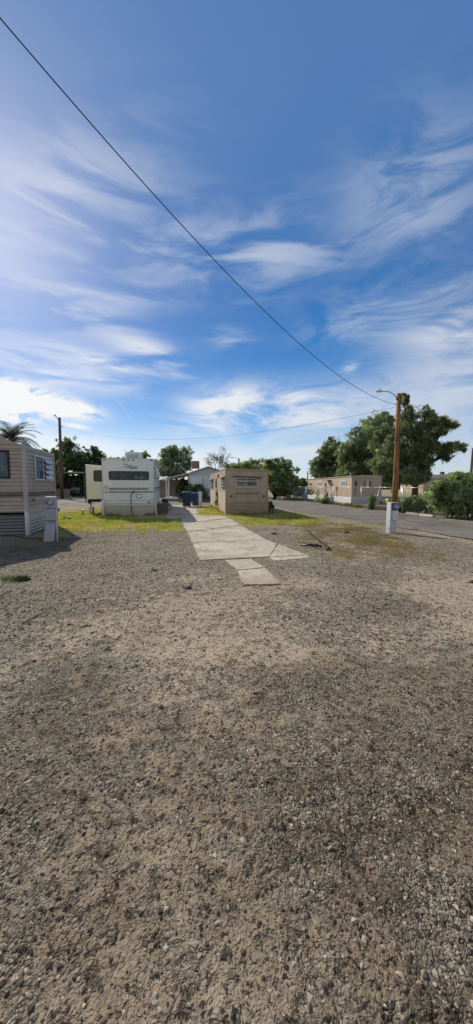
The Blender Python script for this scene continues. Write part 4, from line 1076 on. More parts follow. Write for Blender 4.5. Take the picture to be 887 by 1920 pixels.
# block under the slide-out
p = on_camper(S0 + .2, 1.25)
t = thing('concrete_block', 'pale concrete block under the corner of the camper slide-out', 'block', tuple(p), CA)
mb = MB(); mb.box(-.1, .1, -.2, -.17, 0, .42); mb.box(-.1, .1, .17, .2, 0, .42); mb.box(-.1, -.07, -.17, .17, 0, .42); mb.box(.07, .1, -.17, .17, 0, .42); mb.box(-.07, .07, -.02, .02, 0, .415); mb.build('block_shell', M['yellowconc'], t, bevel=.006)
mb = MB(); mb.tube([(0, -.1, .42), (0, -.1, .64)], .03, 8); mb.build('jack_screw', M['steel_dark'], t)
# timber steps on the camper's right
p = on_camper(.12, .35)
t = thing('timber_steps', 'stack of weathered grey timbers forming a step on the right of the camper', 'step', tuple(p), CA)
for k in range(5):
    mb = MB(); j = random.uniform(-.03, .03); mb.box(.0 + j, .62 + j, j, .9 + j, k * .125 + .004, k * .125 + .118); mb.build('timber', M['wood_dark'], t, bevel=.01)
# small junk in the shade behind the steps : folded black chair
p = on_camper(.75, 3.4)
t = thing('camp_chair', 'collapsed black camp chair lying beyond the timber step', 'chair', tuple(p), CA + .4)
mb = MB(); mb.hexa([(-.25, 0, .3), (.25, 0, .3), (.25, .45, .34), (-.25, .45, .34), (-.25, 0, .33), (.25, 0, .33), (.25, .45, .37), (-.25, .45, .37)]); mb.build('seat', M['black'], t)
mb = MB(); mb.hexa([(-.25, .45, .36), (.25, .45, .36), (.25, .47, .36), (-.25, .47, .36), (-.2, .75, .72), (.2, .75, .72), (.2, .77, .72), (-.2, .77, .72)]); mb.build('backrest', M['black'], t)
for sx in (-.24, .24):
    mb = MB(); mb.tube([(sx, 0, 0), (sx, .42, .5)], .014, 6); mb.tube([(sx, .45, 0), (sx, .02, .36)], .014, 6); mb.build('leg', M['steel_dark'], t)

# ------------------------------------------------------------------ taupe trailer
c = at(423.4, 964.8, 18.2); TA = R(9.9)
TT = thing('old_trailer', 'boxy taupe painted old trailer with louvred window and ribbed lower walls', 'trailer', (c.x, 18.2, 0), TA)
W, L, H = 2.42, 8.9, 2.53
F = Face((0, 0, 0), (1, 0, 0), (0, -1, 0)); FL = Face((0, 0, 0), (0, 1, 0), (-1, 0, 0)); FRt = Face((W, 0, 0), (0, 1, 0), (1, 0, 0))
mb = MB(); mb.hexa([(0, 0, .4), (W, 0, .4), (W, L, .4), (0, L, .4), (0, 0, H), (W, 0, H - .06), (W, L, H - .06), (0, L, H)])
F.rows(mb, .01, W - .01, lap(1.18, H - .1, .30, .006))
FL.cols(mb, 1.36, H - .03, [(u, d) for u, d in ribs(.02, L - .02, .62, .005)])
mb.build('body', M['taupe'], TT)
mb = MB(); FL.rows(mb, .02, L, corr(-.02, 1.34, .075, .02, 4)); FL.box(mb, .02, L, 1.335, 1.37, .002, .026); FRt.rows(mb, .02, L, corr(-.02, 1.34, .075, .02, 4))
mb.build('ribbed_lower_wall', M['taupe'], TT)
mb = MB(); F.rows(mb, .0, W + .02, [(v, d + .03) for v, d in corr(-.03, .64, .075, .018, 4)]); F.box(mb, .0, W + .02, .64, .67, .002, .055)
mb.build('skirting', M['taupe_dark'], TT)
mb = MB(); mb.hexa([(-.03, -.04, H + .002), (W + .03, -.04, H - .058), (W + .03, L + .03, H - .058), (-.03, L + .03, H + .002), (-.03, -.04, H + .03), (W + .03, -.04, H - .025), (W + .03, L + .03, H - .025), (-.03, L + .03, H + .03)])
mb.build('roof', M['taupe_roof'], TT, bevel=.008)
mb = MB(); FL.box(mb, .0, .025, .4, H, .001, .02); F.box(mb, .0, .03, .67, H, .001, .026); mb.build('corner_trim', M['taupe'], TT)
mb = MB(); F.box(mb, W - .03, W, .67, H - .06, .001, .026); mb.build('corner_trim', M['taupe'], TT)
w = window(F, TT, .57, 1.80, 1.49, 2.04, .035, .008, .04, 'alu', 'glass_blue', mull=.5)
for k in (1, 2):
    mb = MB(); v = 1.525 + .485 * k / 3; F.box(mb, .61, 1.165, v - .012, v + .012, .018, .034); mb.build('louvre_rail', M['alu'], w)
mb = MB(); mb.hexa([F.P(.38, 2.13, .008), F.P(2.0, 2.03, .008), F.P(2.0, 2.03, .13), F.P(.38, 2.12, .13), F.P(.38, 2.16, .008), F.P(2.0, 2.09, .008), F.P(2.0, 2.05, .14), F.P(.38, 2.14, .14)]); mb.build('window_hood', M['hood'], TT)
mb = MB(); F.frame(mb, .57, 1.86, .69, 1.16, .014, .008, .026); h_ = mb.build('hatch', M['taupe_dark'], TT)
mb = MB(); F.box(mb, .584, 1.846, .704, 1.146, .008, .014); mb.build('hatch_panel', M['taupe'], h_)
mb = MB(); F.box(mb, .57, 1.86, 1.16, 1.18, .008, .034); mb.build('drip_rail', M['hood'], h_)
for u in (.29, 2.15):
    mb = MB(); mb.tube([F.P(u, 1.03, .0), F.P(u, 1.03, .045)], [.085, .075], 16); tl = mb.build('tail_light', M['taupe_dark'], TT)
    mb = MB(); mb.tube([F.P(u, 1.03, .04), F.P(u, 1.03, .058)], [.055, .04], 14); mb.build('lens', M['lens_red'], tl)
for (a, b_, r_) in ((.22, 1.62, 3), (6.6, 8.6, 3)):
    window(FL, TT, a, b_, 1.49, 2.08, .05, .006, .05, 'alu', 'glass', rows=r_)
    mb = MB(); mb.hexa([FL.P(a - .1, 2.10, .004), FL.P(b_ + .1, 2.10, .004), FL.P(b_ + .1, 2.05, .16), FL.P(a - .1, 2.05, .16), FL.P(a - .1, 2.16, .004), FL.P(b_ + .1, 2.16, .004), FL.P(b_ + .1, 2.08, .17), FL.P(a - .1, 2.08, .17)]); mb.build('window_hood', M['hood'], TT)
mb = MB(); FL.frame(mb, 4.2, 5.0, .42, 2.2, .03, .026, .04); dr = mb.build('door', M['taupe_dark'], TT)
mb = MB(); FL.box(mb, 4.23, 4.97, .45, 2.17, .024, .032); mb.build('door_panel', M['taupe'], dr)
mb = MB(); FL.box(mb, 4.35, 4.85, 1.5, 2.05, .032, .04); mb.build('pane', M['glass'], dr)
mb = MB(); mb.tube([FL.P(4.28, 1.1, .04), FL.P(4.28, 1.1, .08)], .03, 8); mb.build('handle', M['alu'], dr)
mb = MB(); FL.box(mb, 3.1, 3.2, 2.15, 2.34, .004, .09); mb.build('porch_lamp', M['hood'], TT, bevel=.01)
mb = MB(); mb.tube([(1.2, 4.2, H - .05), (1.2, 4.2, H + .18)], .05, 8); mb.tube([(1.2, 4.2, H + .18), (1.2, 4.2, H + .21)], .09, 8); mb.build('roof_vent', M['galv'], TT)

# ------------------------------------------------------------------ beige mobile home
c = gnd(658.6, 944.5)
MH = thing('mobile_home', 'long beige ribbed mobile home with white skirting behind the chain link fence', 'mobile home', (c.x, c.y, 0), R(4.3))
W, L, H = 2.78, 13.4, 2.44
F = Face((0, 0, 0), (1, 0, 0), (0, -1, 0)); FL = Face((0, 0, 0), (0, 1, 0), (-1, 0, 0))
mb = MB(); mb.box(0, W, .002, L, .55, H); FL.cols(mb, .6, H - .06, ribs(.05, L, .2, .018)); mb.build('body', M['mobile'], MH)
mb = MB(); F.cols(mb, .6, H - .04, ribs(.03, W - .03, .3, .008)); mb.build('end_wall', M['mobile_end'], MH)
mb = MB(); F.box(mb, 0, .03, .58, H, .0, .014); F.box(mb, W - .03, W, .58, H, .0, .014); F.box(mb, .03, W - .03, .78, .795, .0, .014); FL.box(mb, .05, 3.2, .78, .80, .018, .026); mb.build('trim', M['mobile_end'], MH)
mb = MB(); mb.prism([(-.08, H), (W + .06, H), (W + .06, H + .05), (W * .5, H + .12), (-.08, H + .05)], -.06, L + .05, 'y'); mb.build('roof', M['taupe_roof'], MH)
mb = MB(); FL.rows(mb, .0, L, lap(-.02, .58, .1, .02)); mb.build('skirting', M['white'], MH)
mb = MB(); F.rows(mb, .0, W, lap(-.02, .58, .1, .02)); mb.build('skirting', weathered('blue white skirting', (.50, .53, .56), .5, .08, 3, .2, .3), MH)
window(F, MH, 1.02, 1.84, 1.5, 2.1, .06, .010, .05, 'tan_trim', 'glass_blue')
mb = MB(); F.box(mb, 1.26, 1.58, 1.55, 2.05, .019, .03); mb.build('curtain', M['taupe_roof'], MH)
mb = MB(); mb.tube([F.P(.36, .7, .02), F.P(.36, 1.7, .02)], .03, 6); F.box(mb, .3, .46, 1.65, 2.05, .0, .09); mb.build('conduit', M['hood'], MH)
for a, b_ in ((1.15, 2.4), (8.1, 9.3)):
    w = window(FL, MH, a, b_, 1.52, 2.08, .06, .019, .05, 'white', 'louvre')
for a, b_ in ((5.2, 6.0),):
    mb = MB(); FL.frame(mb, a, b_, .6, 2.1, .05, .019, .04); dr = mb.build('door', M['white'], MH)
    mb = MB(); FL.box(mb, a + .05, b_ - .05, .65, 2.05, .019, .03); mb.build('door_panel', M['tan_trim'], dr)
    mb = MB(); mb.hexa([FL.P(a - .2, 2.2, .02), FL.P(b_ + .2, 2.2, .02), FL.P(b_ + .2, 2.16, .5), FL.P(a - .2, 2.16, .5), FL.P(a - .2, 2.24, .02), FL.P(b_ + .2, 2.24, .02), FL.P(b_ + .2, 2.2, .5), FL.P(a - .2, 2.2, .5)]); mb.build('door_canopy', M['hood'], MH)
for u, v in ((3.3, 1.35), (6.6, 1.7)):
    mb = MB(); FL.box(mb, u, u + .2, v - .1, v + .22, .019, .12); mb.tube([FL.P(u + .1, v - .1, .05), FL.P(u + .1, .5, .05)], .025, 6); mb.build('utility_box', M['rust'], MH, bevel=.01)
mb = MB(); mb.tube([(.5, 1.5, H + .08), (.5, 1.5, H + .35)], .06, 8); mb.build('roof_vent', M['galv'], MH)

# ------------------------------------------------------------------ white house with porch
HA = R(9)
c = at(391, 938.5, 35.2)
HS = thing('white_house', 'white gabled house with awninged window and a sloping porch roof', 'house', (c.x, c.y, 0), HA)
hw, L = 2.1, 9.0
F = Face((0, 0, 0), (1, 0, 0), (0, -1, 0))
mb = MB(); mb.prism([(-hw, 0), (hw, 0), (hw, 2.85), (0, 3.56), (-hw, 2.85)], 0, L, 'y'); mb.build('wall', M['house'], HS)
mb = MB(); mb.prism([(-hw + .03, 2.78), (hw - .03, 2.78), (0, 3.5)], -.02, -.003, 'y'); F.box(mb, -hw + .03, hw - .03, 2.72, 2.78, .003, .035); mb.build('gable_panel', weathered('grey gable siding', (.50, .51, .53), .7, .06), HS)
mb = MB()
for s in (-1, 1):
    mb.hexa([(s * (hw + .2), -.25, 2.80), (0, -.25, 3.58), (0, L + .2, 3.58), (s * (hw + .2), L + .2, 2.80), (s * (hw + .2), -.25, 2.9), (0, -.25, 3.68), (0, L + .2, 3.68), (s * (hw + .2), L + .2, 2.9)])
rf = mb.build('roof', M['roof_grey'], HS)
mb = MB(); F.box(mb, -hw, hw, .02, .5, .002, .03); mb.build('skirting', M['bluegrey'], HS)
mb = MB(); F.box(mb, -1.0, hw, 1.25, 1.31, .28, .34); 
for u in (-1.0, .2, 1.2): F.box(mb, u, u + .06, .0, 1.25, .28, .34)
mb.build('railing', M['bluegrey'], HS)
w = window(F, HS, -1.98, -.72, 1.05, 2.6, .06, .004, .05, 'white', 'glass')
mb = MB(); mb.hexa([F.P(-2.0, 1.78, .45), F.P(-.7, 1.78, .45), F.P(-.7, 1.78, .47), F.P(-2.0, 1.78, .47), F.P(-2.0, 2.66, .06), F.P(-.7, 2.66, .06), F.P(-.7, 2.68, .07), F.P(-2.0, 2.68, .07)]); mb.build('awning', M['blind'], w)
mb = MB(); F.box(mb, -2.1, -1.98, .0, 2.85, .002, .06); mb.build('corner_post', M['tan_trim'], HS)
# porch
mb = MB(); x0 = -hw - 2.55
mb.hexa([(x0, -.2, 2.28), (-hw - .2, -.2, 2.80), (-hw - .2, L, 2.80), (x0, L, 2.28), (x0, -.2, 2.36), (-hw - .2, -.2, 2.9), (-hw - .2, L, 2.9), (x0, L, 2.36)]); pr = mb.build('porch_roof', M['porchroof'], HS)
mb = MB(); mb.hexa([(x0 - .06, -.26, 2.18), (x0 + .35, -.26, 2.18), (x0 + .35, -.21, 2.18), (x0 - .06, -.21, 2.18), (x0 - .06, -.26, 2.36), (x0 + .35, -.26, 2.46), (x0 + .35, -.21, 2.46), (x0 - .06, -.21, 2.36)]); mb.build('fascia', M['white'], pr)
for xx_, yy_ in ((x0 + .5, .0), (x0 + .12, 1.5), (x0 + .12, 3.6), (x0 + .12, 6.5)):
    mb = MB(); mb.box(xx_ - .045, xx_ + .045, yy_, yy_ + .09, .25, 2.29 + (xx_ - x0) * .2); mb.build('porch_post', M['white'], HS)
mb = MB(); mb.box(x0 - .1, -hw - .003, -.15, L, -.02, .27); mb.build('porch_slab', M['greyconc'], HS)
mb = MB(); mb.box(-hw - 2.4, -hw - .01, L - .1, L - .02, .27, 2.4); mb.build('porch_back_wall', M['shed'], HS)
# evaporative cooler on the roof
cl = at(366.5, 880, 36.5)
t = thing('evaporative_cooler', 'rusty brown evaporative cooler box on the white house roof', 'cooler', (cl.x, cl.y, 3.1), HA)
zt = at(366.5, 865.5, 36.5).z - 3.1; zb = at(366.5, 878.5, 36.5).z - 3.1
mb = MB(); mb.box(-.42, .42, -.4, .4, zb, zt); mb.build('cabinet', M['rust'], t, bevel=.01)
mb = MB()
for k in range(9):
    u = -.36 + k * .085; mb.box(u, u + .035, -.425, -.403, zb + .08, zt - .08)
for k in range(9):
    u = -.36 + k * .085; mb.box(.403, .425, u, u + .035, zb + .08, zt - .08)
mb.build('louvred_panel', weathered('faded louvre steel', (.36, .25, .21), .7, .25, 6, .2, 0), t)
mb = MB(); mb.box(-.45, .45, -.43, .43, zt + .002, zt + .04); mb.build('lid', M['galv'], t)
for sx in (-.36, .36):
    for sy in (-.34, .34):
        mb = MB(); mb.box(sx - .03, sx + .03, sy - .03, sy + .03, -.2 + .0, zb - .002); mb.build('leg', M['galv'], t)
# tan board fence behind the camper
c = at(312, 934, 45)
t = thing('board_fence', 'tan board fence in shade between the camper and the porch', 'fence', (c.x, c.y, 0), HA)
for k in range(16):
    mb = MB(); mb.box(-1.8 + k * .2, -1.61 + k * .2, 0, .025, .02, 2.25 + random.uniform(-.03, .03)); mb.build('board', M['shed'], t)
mb = MB(); mb.box(-1.8, 1.4, .03, .08, .4, .5); mb.box(-1.8, 1.4, .03, .08, 1.8, 1.9); mb.build('rail', M['shed'], t)
# low kerb-like bench of junk on the porch
c = at(330, 932, 35.6)
t = thing('patio_table', 'low dark patio table at the front of the house porch', 'table', (c.x, c.y + .3, .27), HA)
mb = MB(); mb.box(-.45, .45, -.3, .3, .42, .46); mb.build('tabletop', M['wood_dark'], t, bevel=.008)
for sx in (-.38, .38):
    for sy in (-.24, .24):
        mb = MB(); mb.box(sx - .025, sx + .025, sy - .025, sy + .025, 0, .418); mb.build('leg', M['wood_dark'], t)

# ------------------------------------------------------------------ wheelie bins, white post
def bin_(label, px, py, Y, w, h, m, rz):
    p = at(px, py, Y)
    t = thing('wheelie_bin', label, 'bin', (p.x, Y, 0), rz)
    a, b_ = w * .40, w * .5
    mb = MB(); mb.hexa([(-a, -a, .06), (a, -a, .06), (a, a, .06), (-a, a, .06), (-b_, -b_, h - .1), (b_, -b_, h - .1), (b_, b_, h - .1), (-b_, b_, h - .1)])
    body = mb.build('body', M[m], t, bevel=.02)
    mb = MB(); mb.box(-b_ - .02, b_ + .02, -b_ - .02, b_ + .02, h - .16, h - .102); mb.build('rim', M[m], body, bevel=.008)
    mb = MB(); mb.hexa([(-b_ - .03, -b_ - .05, h - .10), (b_ + .03, -b_ - .05, h - .10), (b_ + .03, b_ + .03, h - .10), (-b_ - .03, b_ + .03, h - .10), (-b_ + .04, -b_ + .02, h - .04), (b_ - .04, -b_ + .02, h - .04), (b_ - .04, b_ - .02, h), (-b_ + .04, b_ - .02, h)])
    mb.build('lid', M[m], t, bevel=.015)
    mb = MB(); mb.tube([(-b_ * .7, b_ + .03, h - .14), (-b_ * .7, b_ + .1, h - .1), (b_ * .7, b_ + .1, h - .1), (b_ * .7, b_ + .03, h - .14)], .015, 6); mb.build('handle', M[m], t)
    for s in (-1, 1):
        mb = MB(); mb.tube([(s * a * .75, a + .04, .11), (s * (a + .03), a + .04, .11)], .11, 14); mb.build('wheel', M['black'], t)
    mb = MB(); mb.v += [(-.05, -w * .478 - .003, .78 * h), (.05, -w * .478 - .003, .78 * h), (.05, -w * .49 - .003, .88 * h), (0, -w * .497 - .003, .93 * h), (-.05, -w * .49 - .003, .88 * h)]; mb.f.append((0, 1, 2, 3, 4)); mb.build('emblem', M['camper_lilac'], t)
bin_('dark navy wheelie bin, the left of the two beside the path', 350.3, 950.5, 25.0, .68, 1.17, 'bin', R(9))
bin_('brighter blue wheelie bin just left of the white post', 367.5, 948.5, 26.0, .62, 1.08, 'bin2', R(4))
p = at(375.7, 951.5, 24.6)
t = thing('square_post', 'short white square post just right of the two blue bins', 'post', (p.x, 24.6, 0), R(9))
mb = MB(); mb.box(-.12, .12, -.1, .1, -.03, 1.16); mb.build('shaft', M['white'], t, bevel=.008)
mb = MB(); mb.box(-.135, .135, -.115, .115, 1.162, 1.19); mb.build('cap', M['white'], t, bevel=.006)

# ------------------------------------------------------------------ utility poles with street lamps
def lamp_head(t, arm_pts, r, hl, m='galv'):
    mb = MB(); mb.tube(arm_pts, r, 8); arm = mb.build('lamp_arm', M[m], t, smooth=True)
    e = Vector(arm_pts[-1]); d = (e - Vector(arm_pts[-2])); d.z = 0; d.normalize()
    mb = MB(); q = [e - d * hl * .15, e + d * hl * .1, e + d * hl * .4, e + d * hl * .8, e + d * hl]
    mb.tube([v + Vector((0, 0, z)) for v, z in zip(q, (0, 0, -.01, -.03, -.05))], [hl * .06, hl * .13, hl * .16, hl * .12, hl * .03], 10)
    h = mb.build('lamp_head', M['ac'], arm, smooth=True)
    mb = MB(); mb.tube([e + d * hl * .35 + Vector((0, 0, hl * .12)), e + d * hl * .35 + Vector((0, 0, hl * .3))], [hl * .08, hl * .06], 8); mb.build('photocell', M['steel_dark'], h)
b0 = at(739, 965, 18.2); t0 = at(748, 738, 18.2)
RP = thing('utility_pole', 'tall red brown wooden pole with street lamp behind the white meter pedestal', 'utility pole', (b0.x, 18.2, 0))
top = Vector((t0.x - b0.x, 0, t0.z))
mb = MB(); mb.tube([Vector((0, 0, -.2)), top * .3 + Vector((.015, 0, 0)), top * .65 + Vector((.02, 0, 0)), top], [.165, .15, .128, .108], 14); mb.build('shaft', M['pole_red'], RP, smooth=True)
mb = MB(); mb.tube([top + Vector((-.1, -.02, -.25)), top + Vector((-.13, -.02, -.32))], .05, 8); mb.tube([top + Vector((-.12, 0, -.55)), top + Vector((-.26, -.02, -.55))], .02, 6); mb.build('bracket', M['steel_dark'], RP)
lh = at(717, 733.5, 18.0) - Vector((b0.x, 18.2, 0))
st = top + Vector((-.1, -.02, -.22))
lamp_head(RP, [st, st.lerp(lh, .25) + Vector((0, 0, .1)), st.lerp(lh, .6) + Vector((0, 0, .12)), lh], .026, .42)
b1 = at(116.5, 933.5, 41); t1 = at(111.5, 783, 41)
LP = thing('utility_pole', 'grey brown wooden pole with street lamp left of the cream camper', 'utility pole', (b1.x, 41, 0))
top1 = Vector((t1.x - b1.x, 0, t1.z))
mb = MB(); mb.tube([Vector((0, 0, -.2)), top1 * .5, top1], [.2, .175, .15], 12); mb.build('shaft', M['pole_grey'], LP, smooth=True)
mb = MB(); mb.tube([top1 + Vector((.14, 0, -1.1)), top1 + Vector((.4, 0, -1.1))], .04, 6); mb.build('bracket', M['steel_dark'], LP)
lh = at(105, 779.8, 40.8) - Vector((b1.x, 41, 0)); st = top1 + Vector((-.14, 0, -.25))
lamp_head(LP, [st, st.lerp(lh, .4) + Vector((-.1, 0, .1)), lh], .04, .5)
def far_pole(label, px0, py0, px1, py1, Y, r, arm=None):
    a, b_ = at(px0, py0, Y), at(px1, py1, Y)
    t = thing('utility_pole', label, 'utility pole', (a.x, Y, 0))
    mb = MB(); mb.tube([(0, 0, -.2), (b_.x - a.x, 0, b_.z)], [r, r * .8], 8); mb.build('shaft', M['pole_grey'], t)
    if arm: 
        q = [Vector((b_.x - a.x, 0, b_.z - .3)), at(*arm[0], Y - .2) - Vector((a.x, Y, 0)), at(*arm[1], Y - .3) - Vector((a.x, Y, 0))]
        lamp_head(t, q, .035, .5)
    return a, b_
far_pole('distant pole with lamp arm rising above the taupe trailer roof', 448, 924, 448, 859.5, 62, .16, ((443, 858.2), (437.5, 857.8)))
_, fp = far_pole('thin distant pole in the sky gap left of the beige mobile home', 577, 925, 577, 884, 66, .13)
far_pole('distant wooden pole at the far right edge of the photo', 880, 925, 887.5, 840, 46, .19)

# overhead lines
def cable(label, a, b_, sag, r):
    a, b_ = Vector(a), Vector(b_); pts = []
    for k in range(49):
        t = k / 48; p = a.lerp(b_, t); p.z -= 4 * sag * t * (1 - t); pts.append(p)
    mb = MB(); mb.tube(pts, r, 6); o = mb.build('power_line', M['wire'], smooth=True); tag(o, label, 'power line'); return o
A = Vector((b0.x, 18.2, 0)) + top + Vector((-.24, -.02, -.55))
cable('thick overhead cable dropping from the upper sky to the tall right pole', A, (-6.2, 1.75, 9.75), 1.55, .0095)
cable('long sagging overhead wire strung between the left and right lamp poles', A + Vector((.02, .02, -.18)), Vector((b1.x, 41, 0)) + top1 + Vector((.36, 0, -1.1)), 1.63, .0075)
cable('faint thin wire slanting from the right pole toward the beige mobile home', A + Vector((.03, .03, -.08)), (fp.x, 66, fp.z), 1.5, .006)

# ------------------------------------------------------------------ chain link fences
def chainlink(label, pts, post_r, wires_to=1.42, skip=(), lean=None, hgt=1.5):
    p0 = Vector((*pts[0], 0)); t = thing('chain_link_fence', label, 'fence', tuple(p0))
    P = [Vector((*p, 0)) - p0 for p in pts]
    for k, p in enumerate(P):
        topv = Vector((p.x, p.y, hgt + .02))
        if lean and k in lean: topv += Vector(lean[k])
        mb = MB(); mb.tube([p - Vector((0, 0, .1)), topv], post_r, 8); po = mb.build('fence_post', M['galv'], t, smooth=True)
        mb = MB(); mb.tube([topv, topv + Vector((0, 0, .03))], [post_r * 1.15, post_r * .5], 8); mb.build('post_cap', M['galv'], po)
    mb = MB()
    for a, b_ in zip(P, P[1:]): mb.tube([a + Vector((0, 0, hgt)), b_ + Vector((0, 0, hgt))], .019, 8)
    mb.build('top_rail', M['galv'], t, smooth=True)
    mb = MB(); step = .14
    for a, b_ in zip(P, P[1:]):
        d = b_ - a; ln = d.length; d.normalize()
        s = -hgt
        while s < ln:
            for sg in (0, 1):
                s0, z0, s1, z1 = s, .04, s + hgt, hgt
                if s0 < 0: z0 = .04 - s0 * (hgt - .04) / hgt; s0 = 0
                if s1 > ln: z1 = hgt - (s1 - ln); s1 = ln
                if z1 <= z0: continue
                if sg: s0, s1 = s0, s1; za, zb_ = hgt + .04 - z0, hgt + .04 - z1
                else: za, zb_ = z0, z1
                mb.tube([a + d * s0 + Vector((0, 0, za)), a + d * s1 + Vector((0, 0, zb_))], .0022, 3, cap=False)
            s += step
    mb.build('wire_mesh', M['galv'], t)
    return t
def fx(y): return 13.75 - .197 * y + .003 * (y - 27) ** 2 * 0
chainlink('long chain link fence with leaning post between the road and the beige mobile home',
          [(6.1, 39), (7.05, 33.3), (8.15, 27.6), (8.95, 23.6), (9.22, 22.1), (9.6, 19.9)], .028, lean={4: (.42, -.02, 0)})
chainlink('chain link fence overgrown by bushes along the right side of the road',
          [(9.75, 19.3), (10.45, 17.8), (10.9, 15.95), (11.6, 12.5), (12.3, 9)], .03)
# gate post pair between the two fences
p = gnd(751.5, 961)
t = thing('gate_post', 'grey steel gate post with bent latch where the two fences meet', 'post', tuple(p))
mb = MB(); mb.tube([(0, 0, -.1), (0, 0, 1.62)], .035, 8); mb.build('shaft', M['galv'], t, smooth=True)
mb = MB(); mb.tube([(0, 0, 1.3), (.14, 0, 1.3), (.16, 0, 1.2)], .015, 6); mb.tube([(.02, 0, 1.55), (-.06, 0, 1.68)], .012, 6); mb.build('latch', M['galv'], t)
# sign on the fence
p = at(732, 920, 20.5)
t = thing('warning_sign', 'small white and red warning sign hanging on the fence left of the wooden pole', 'sign', (p.x, 20.3, 1.33), R(6))
mb = MB(); mb.box(-.105, .105, -.004, .004, -.2, .17); mb.build('board', M['sign_white'], t)
mb = MB(); mb.box(-.095, .095, -.009, -.0055, -.01, .155); mb.build('red_panel', M['sign_red'], t)
mb = MB()
for z, w_ in ((-.06, .075), (-.10, .08), (-.14, .06)): mb.box(-w_, w_, -.0085, -.0055, z - .008, z + .008)
mb.build('text_lines', M['camper_lilac'], t)

# wheel stops
def stop(label, px0, py0, px1, py1, m):
    a, b_ = gnd(px0, py0), gnd(px1, py1); d = b_ - a; L_ = d.length
    t = thing('wheel_stop', label, 'wheel stop', tuple(a), math.atan2(d.y, d.x), None)
    mb = MB(); mb.prism([(-.09, 0), (.09, 0), (.06, .12), (-.06, .12)], 0, L_, 'x'); o = mb.build('block', M[m], t, bevel=.012)
    for u in (.18, .82):
        mb = MB(); mb.tube([(L_ * u, 0, .118), (L_ * u, 0, .128)], .02, 8); mb.build('pin', M['rust'], t)
stop('dark grey concrete wheel stop at the roadside under the green shrubs', 763, 963.5, 786, 966.5, 'greyconc')
stop('cream painted concrete wheel stop at the roadside under the bushes', 787, 967, 813, 969.5, 'yellowconc')

# ------------------------------------------------------------------ junk by the fence, far yard
p = at(572, 934, 36)
t = thing('plastic_barrel', 'blue plastic barrel among clutter behind the fence near the thicket', 'barrel', (p.x, 36, 0))
mb = MB(); mb.tube([(0, 0, 0), (0, 0, .1), (0, 0, .45), (0, 0, .8), (0, 0, .88)], [.25, .28, .31, .28, .24], 16); mb.build('drum', M['blueplastic'], t, smooth=True)
mb = MB(); mb.tube([(0, 0, .88), (0, 0, .91)], .25, 16); mb.build('lid', M['blueplastic'], t)
p = at(594, 936.5, 33)
t = thing('plastic_bucket', 'white bucket on the ground in front of the beige mobile home', 'bucket', (p.x, 33.2, 0))
mb = MB(); mb.tube([(0, 0, 0), (0, 0, .4)], [.17, .21], 14); mb.tube([(0, 0, .37), (0, 0, .4)], .225, 14); mb.build('pail', M['white'], t, smooth=False)
mb = MB(); mb.tube([(-.21, 0, .37), (-.12, -.15, .2), (.12, -.15, .2), (.21, 0, .37)], .008, 5); mb.build('handle', M['galv'], t)
p = at(612, 938, 31)
t = thing('covered_barbecue', 'barbecue under a slumped grey cover near the mobile home door', 'barbecue', (p.x, 31.2, 0), R(10))
mb = MB(); mb.hexa([(-.3, -.25, .02), (.38, -.25, .02), (.38, .25, .02), (-.3, .25, .02), (-.2, -.18, .78), (.24, -.18, .62), (.24, .18, .62), (-.2, .18, .78)]); mb.build('cover', weathered('grey tarp', (.26, .26, .28), .8, .2, 5, 0, 0), t, bevel=.06)
mb = MB(); mb.hexa([(-.12, -.2, .7), (.2, -.2, .66), (.2, .2, .66), (-.12, .2, .7), (.0, -.12, 1.02), (.2, -.12, .92), (.2, .12, .92), (.0, .12, 1.02)]); mb.build('lid', M['meter_dark'], t, bevel=.04)
p = gnd(722, 946)
t = thing('lumber_stack', 'short stack of yellow brown planks beyond the fence right of the mobile home', 'lumber', (p.x + .2, 28.5, 0), R(4))
for k in range(3):
    mb = MB(); mb.box(-.7, .8, -.15 + k * .02, .15 + k * .02, .25 + k * .07, .31 + k * .07); mb.build('plank', M['plank'], t, bevel=.006)
for sx in (-.5, .55):
    mb = MB(); mb.box(sx, sx + .12, -.16, .16, 0, .248); mb.build('bearer', M['wood_dark'], t)
p = gnd(712, 951)
t = thing('timber_beam', 'pale timber beam lying behind the leaning fence post', 'beam', (p.x, 24.6, 0), R(-4))
mb = MB(); mb.box(-1.3, .9, -.08, .08, 0, .14); mb.build('beam', M['pink_board'], t, bevel=.01)

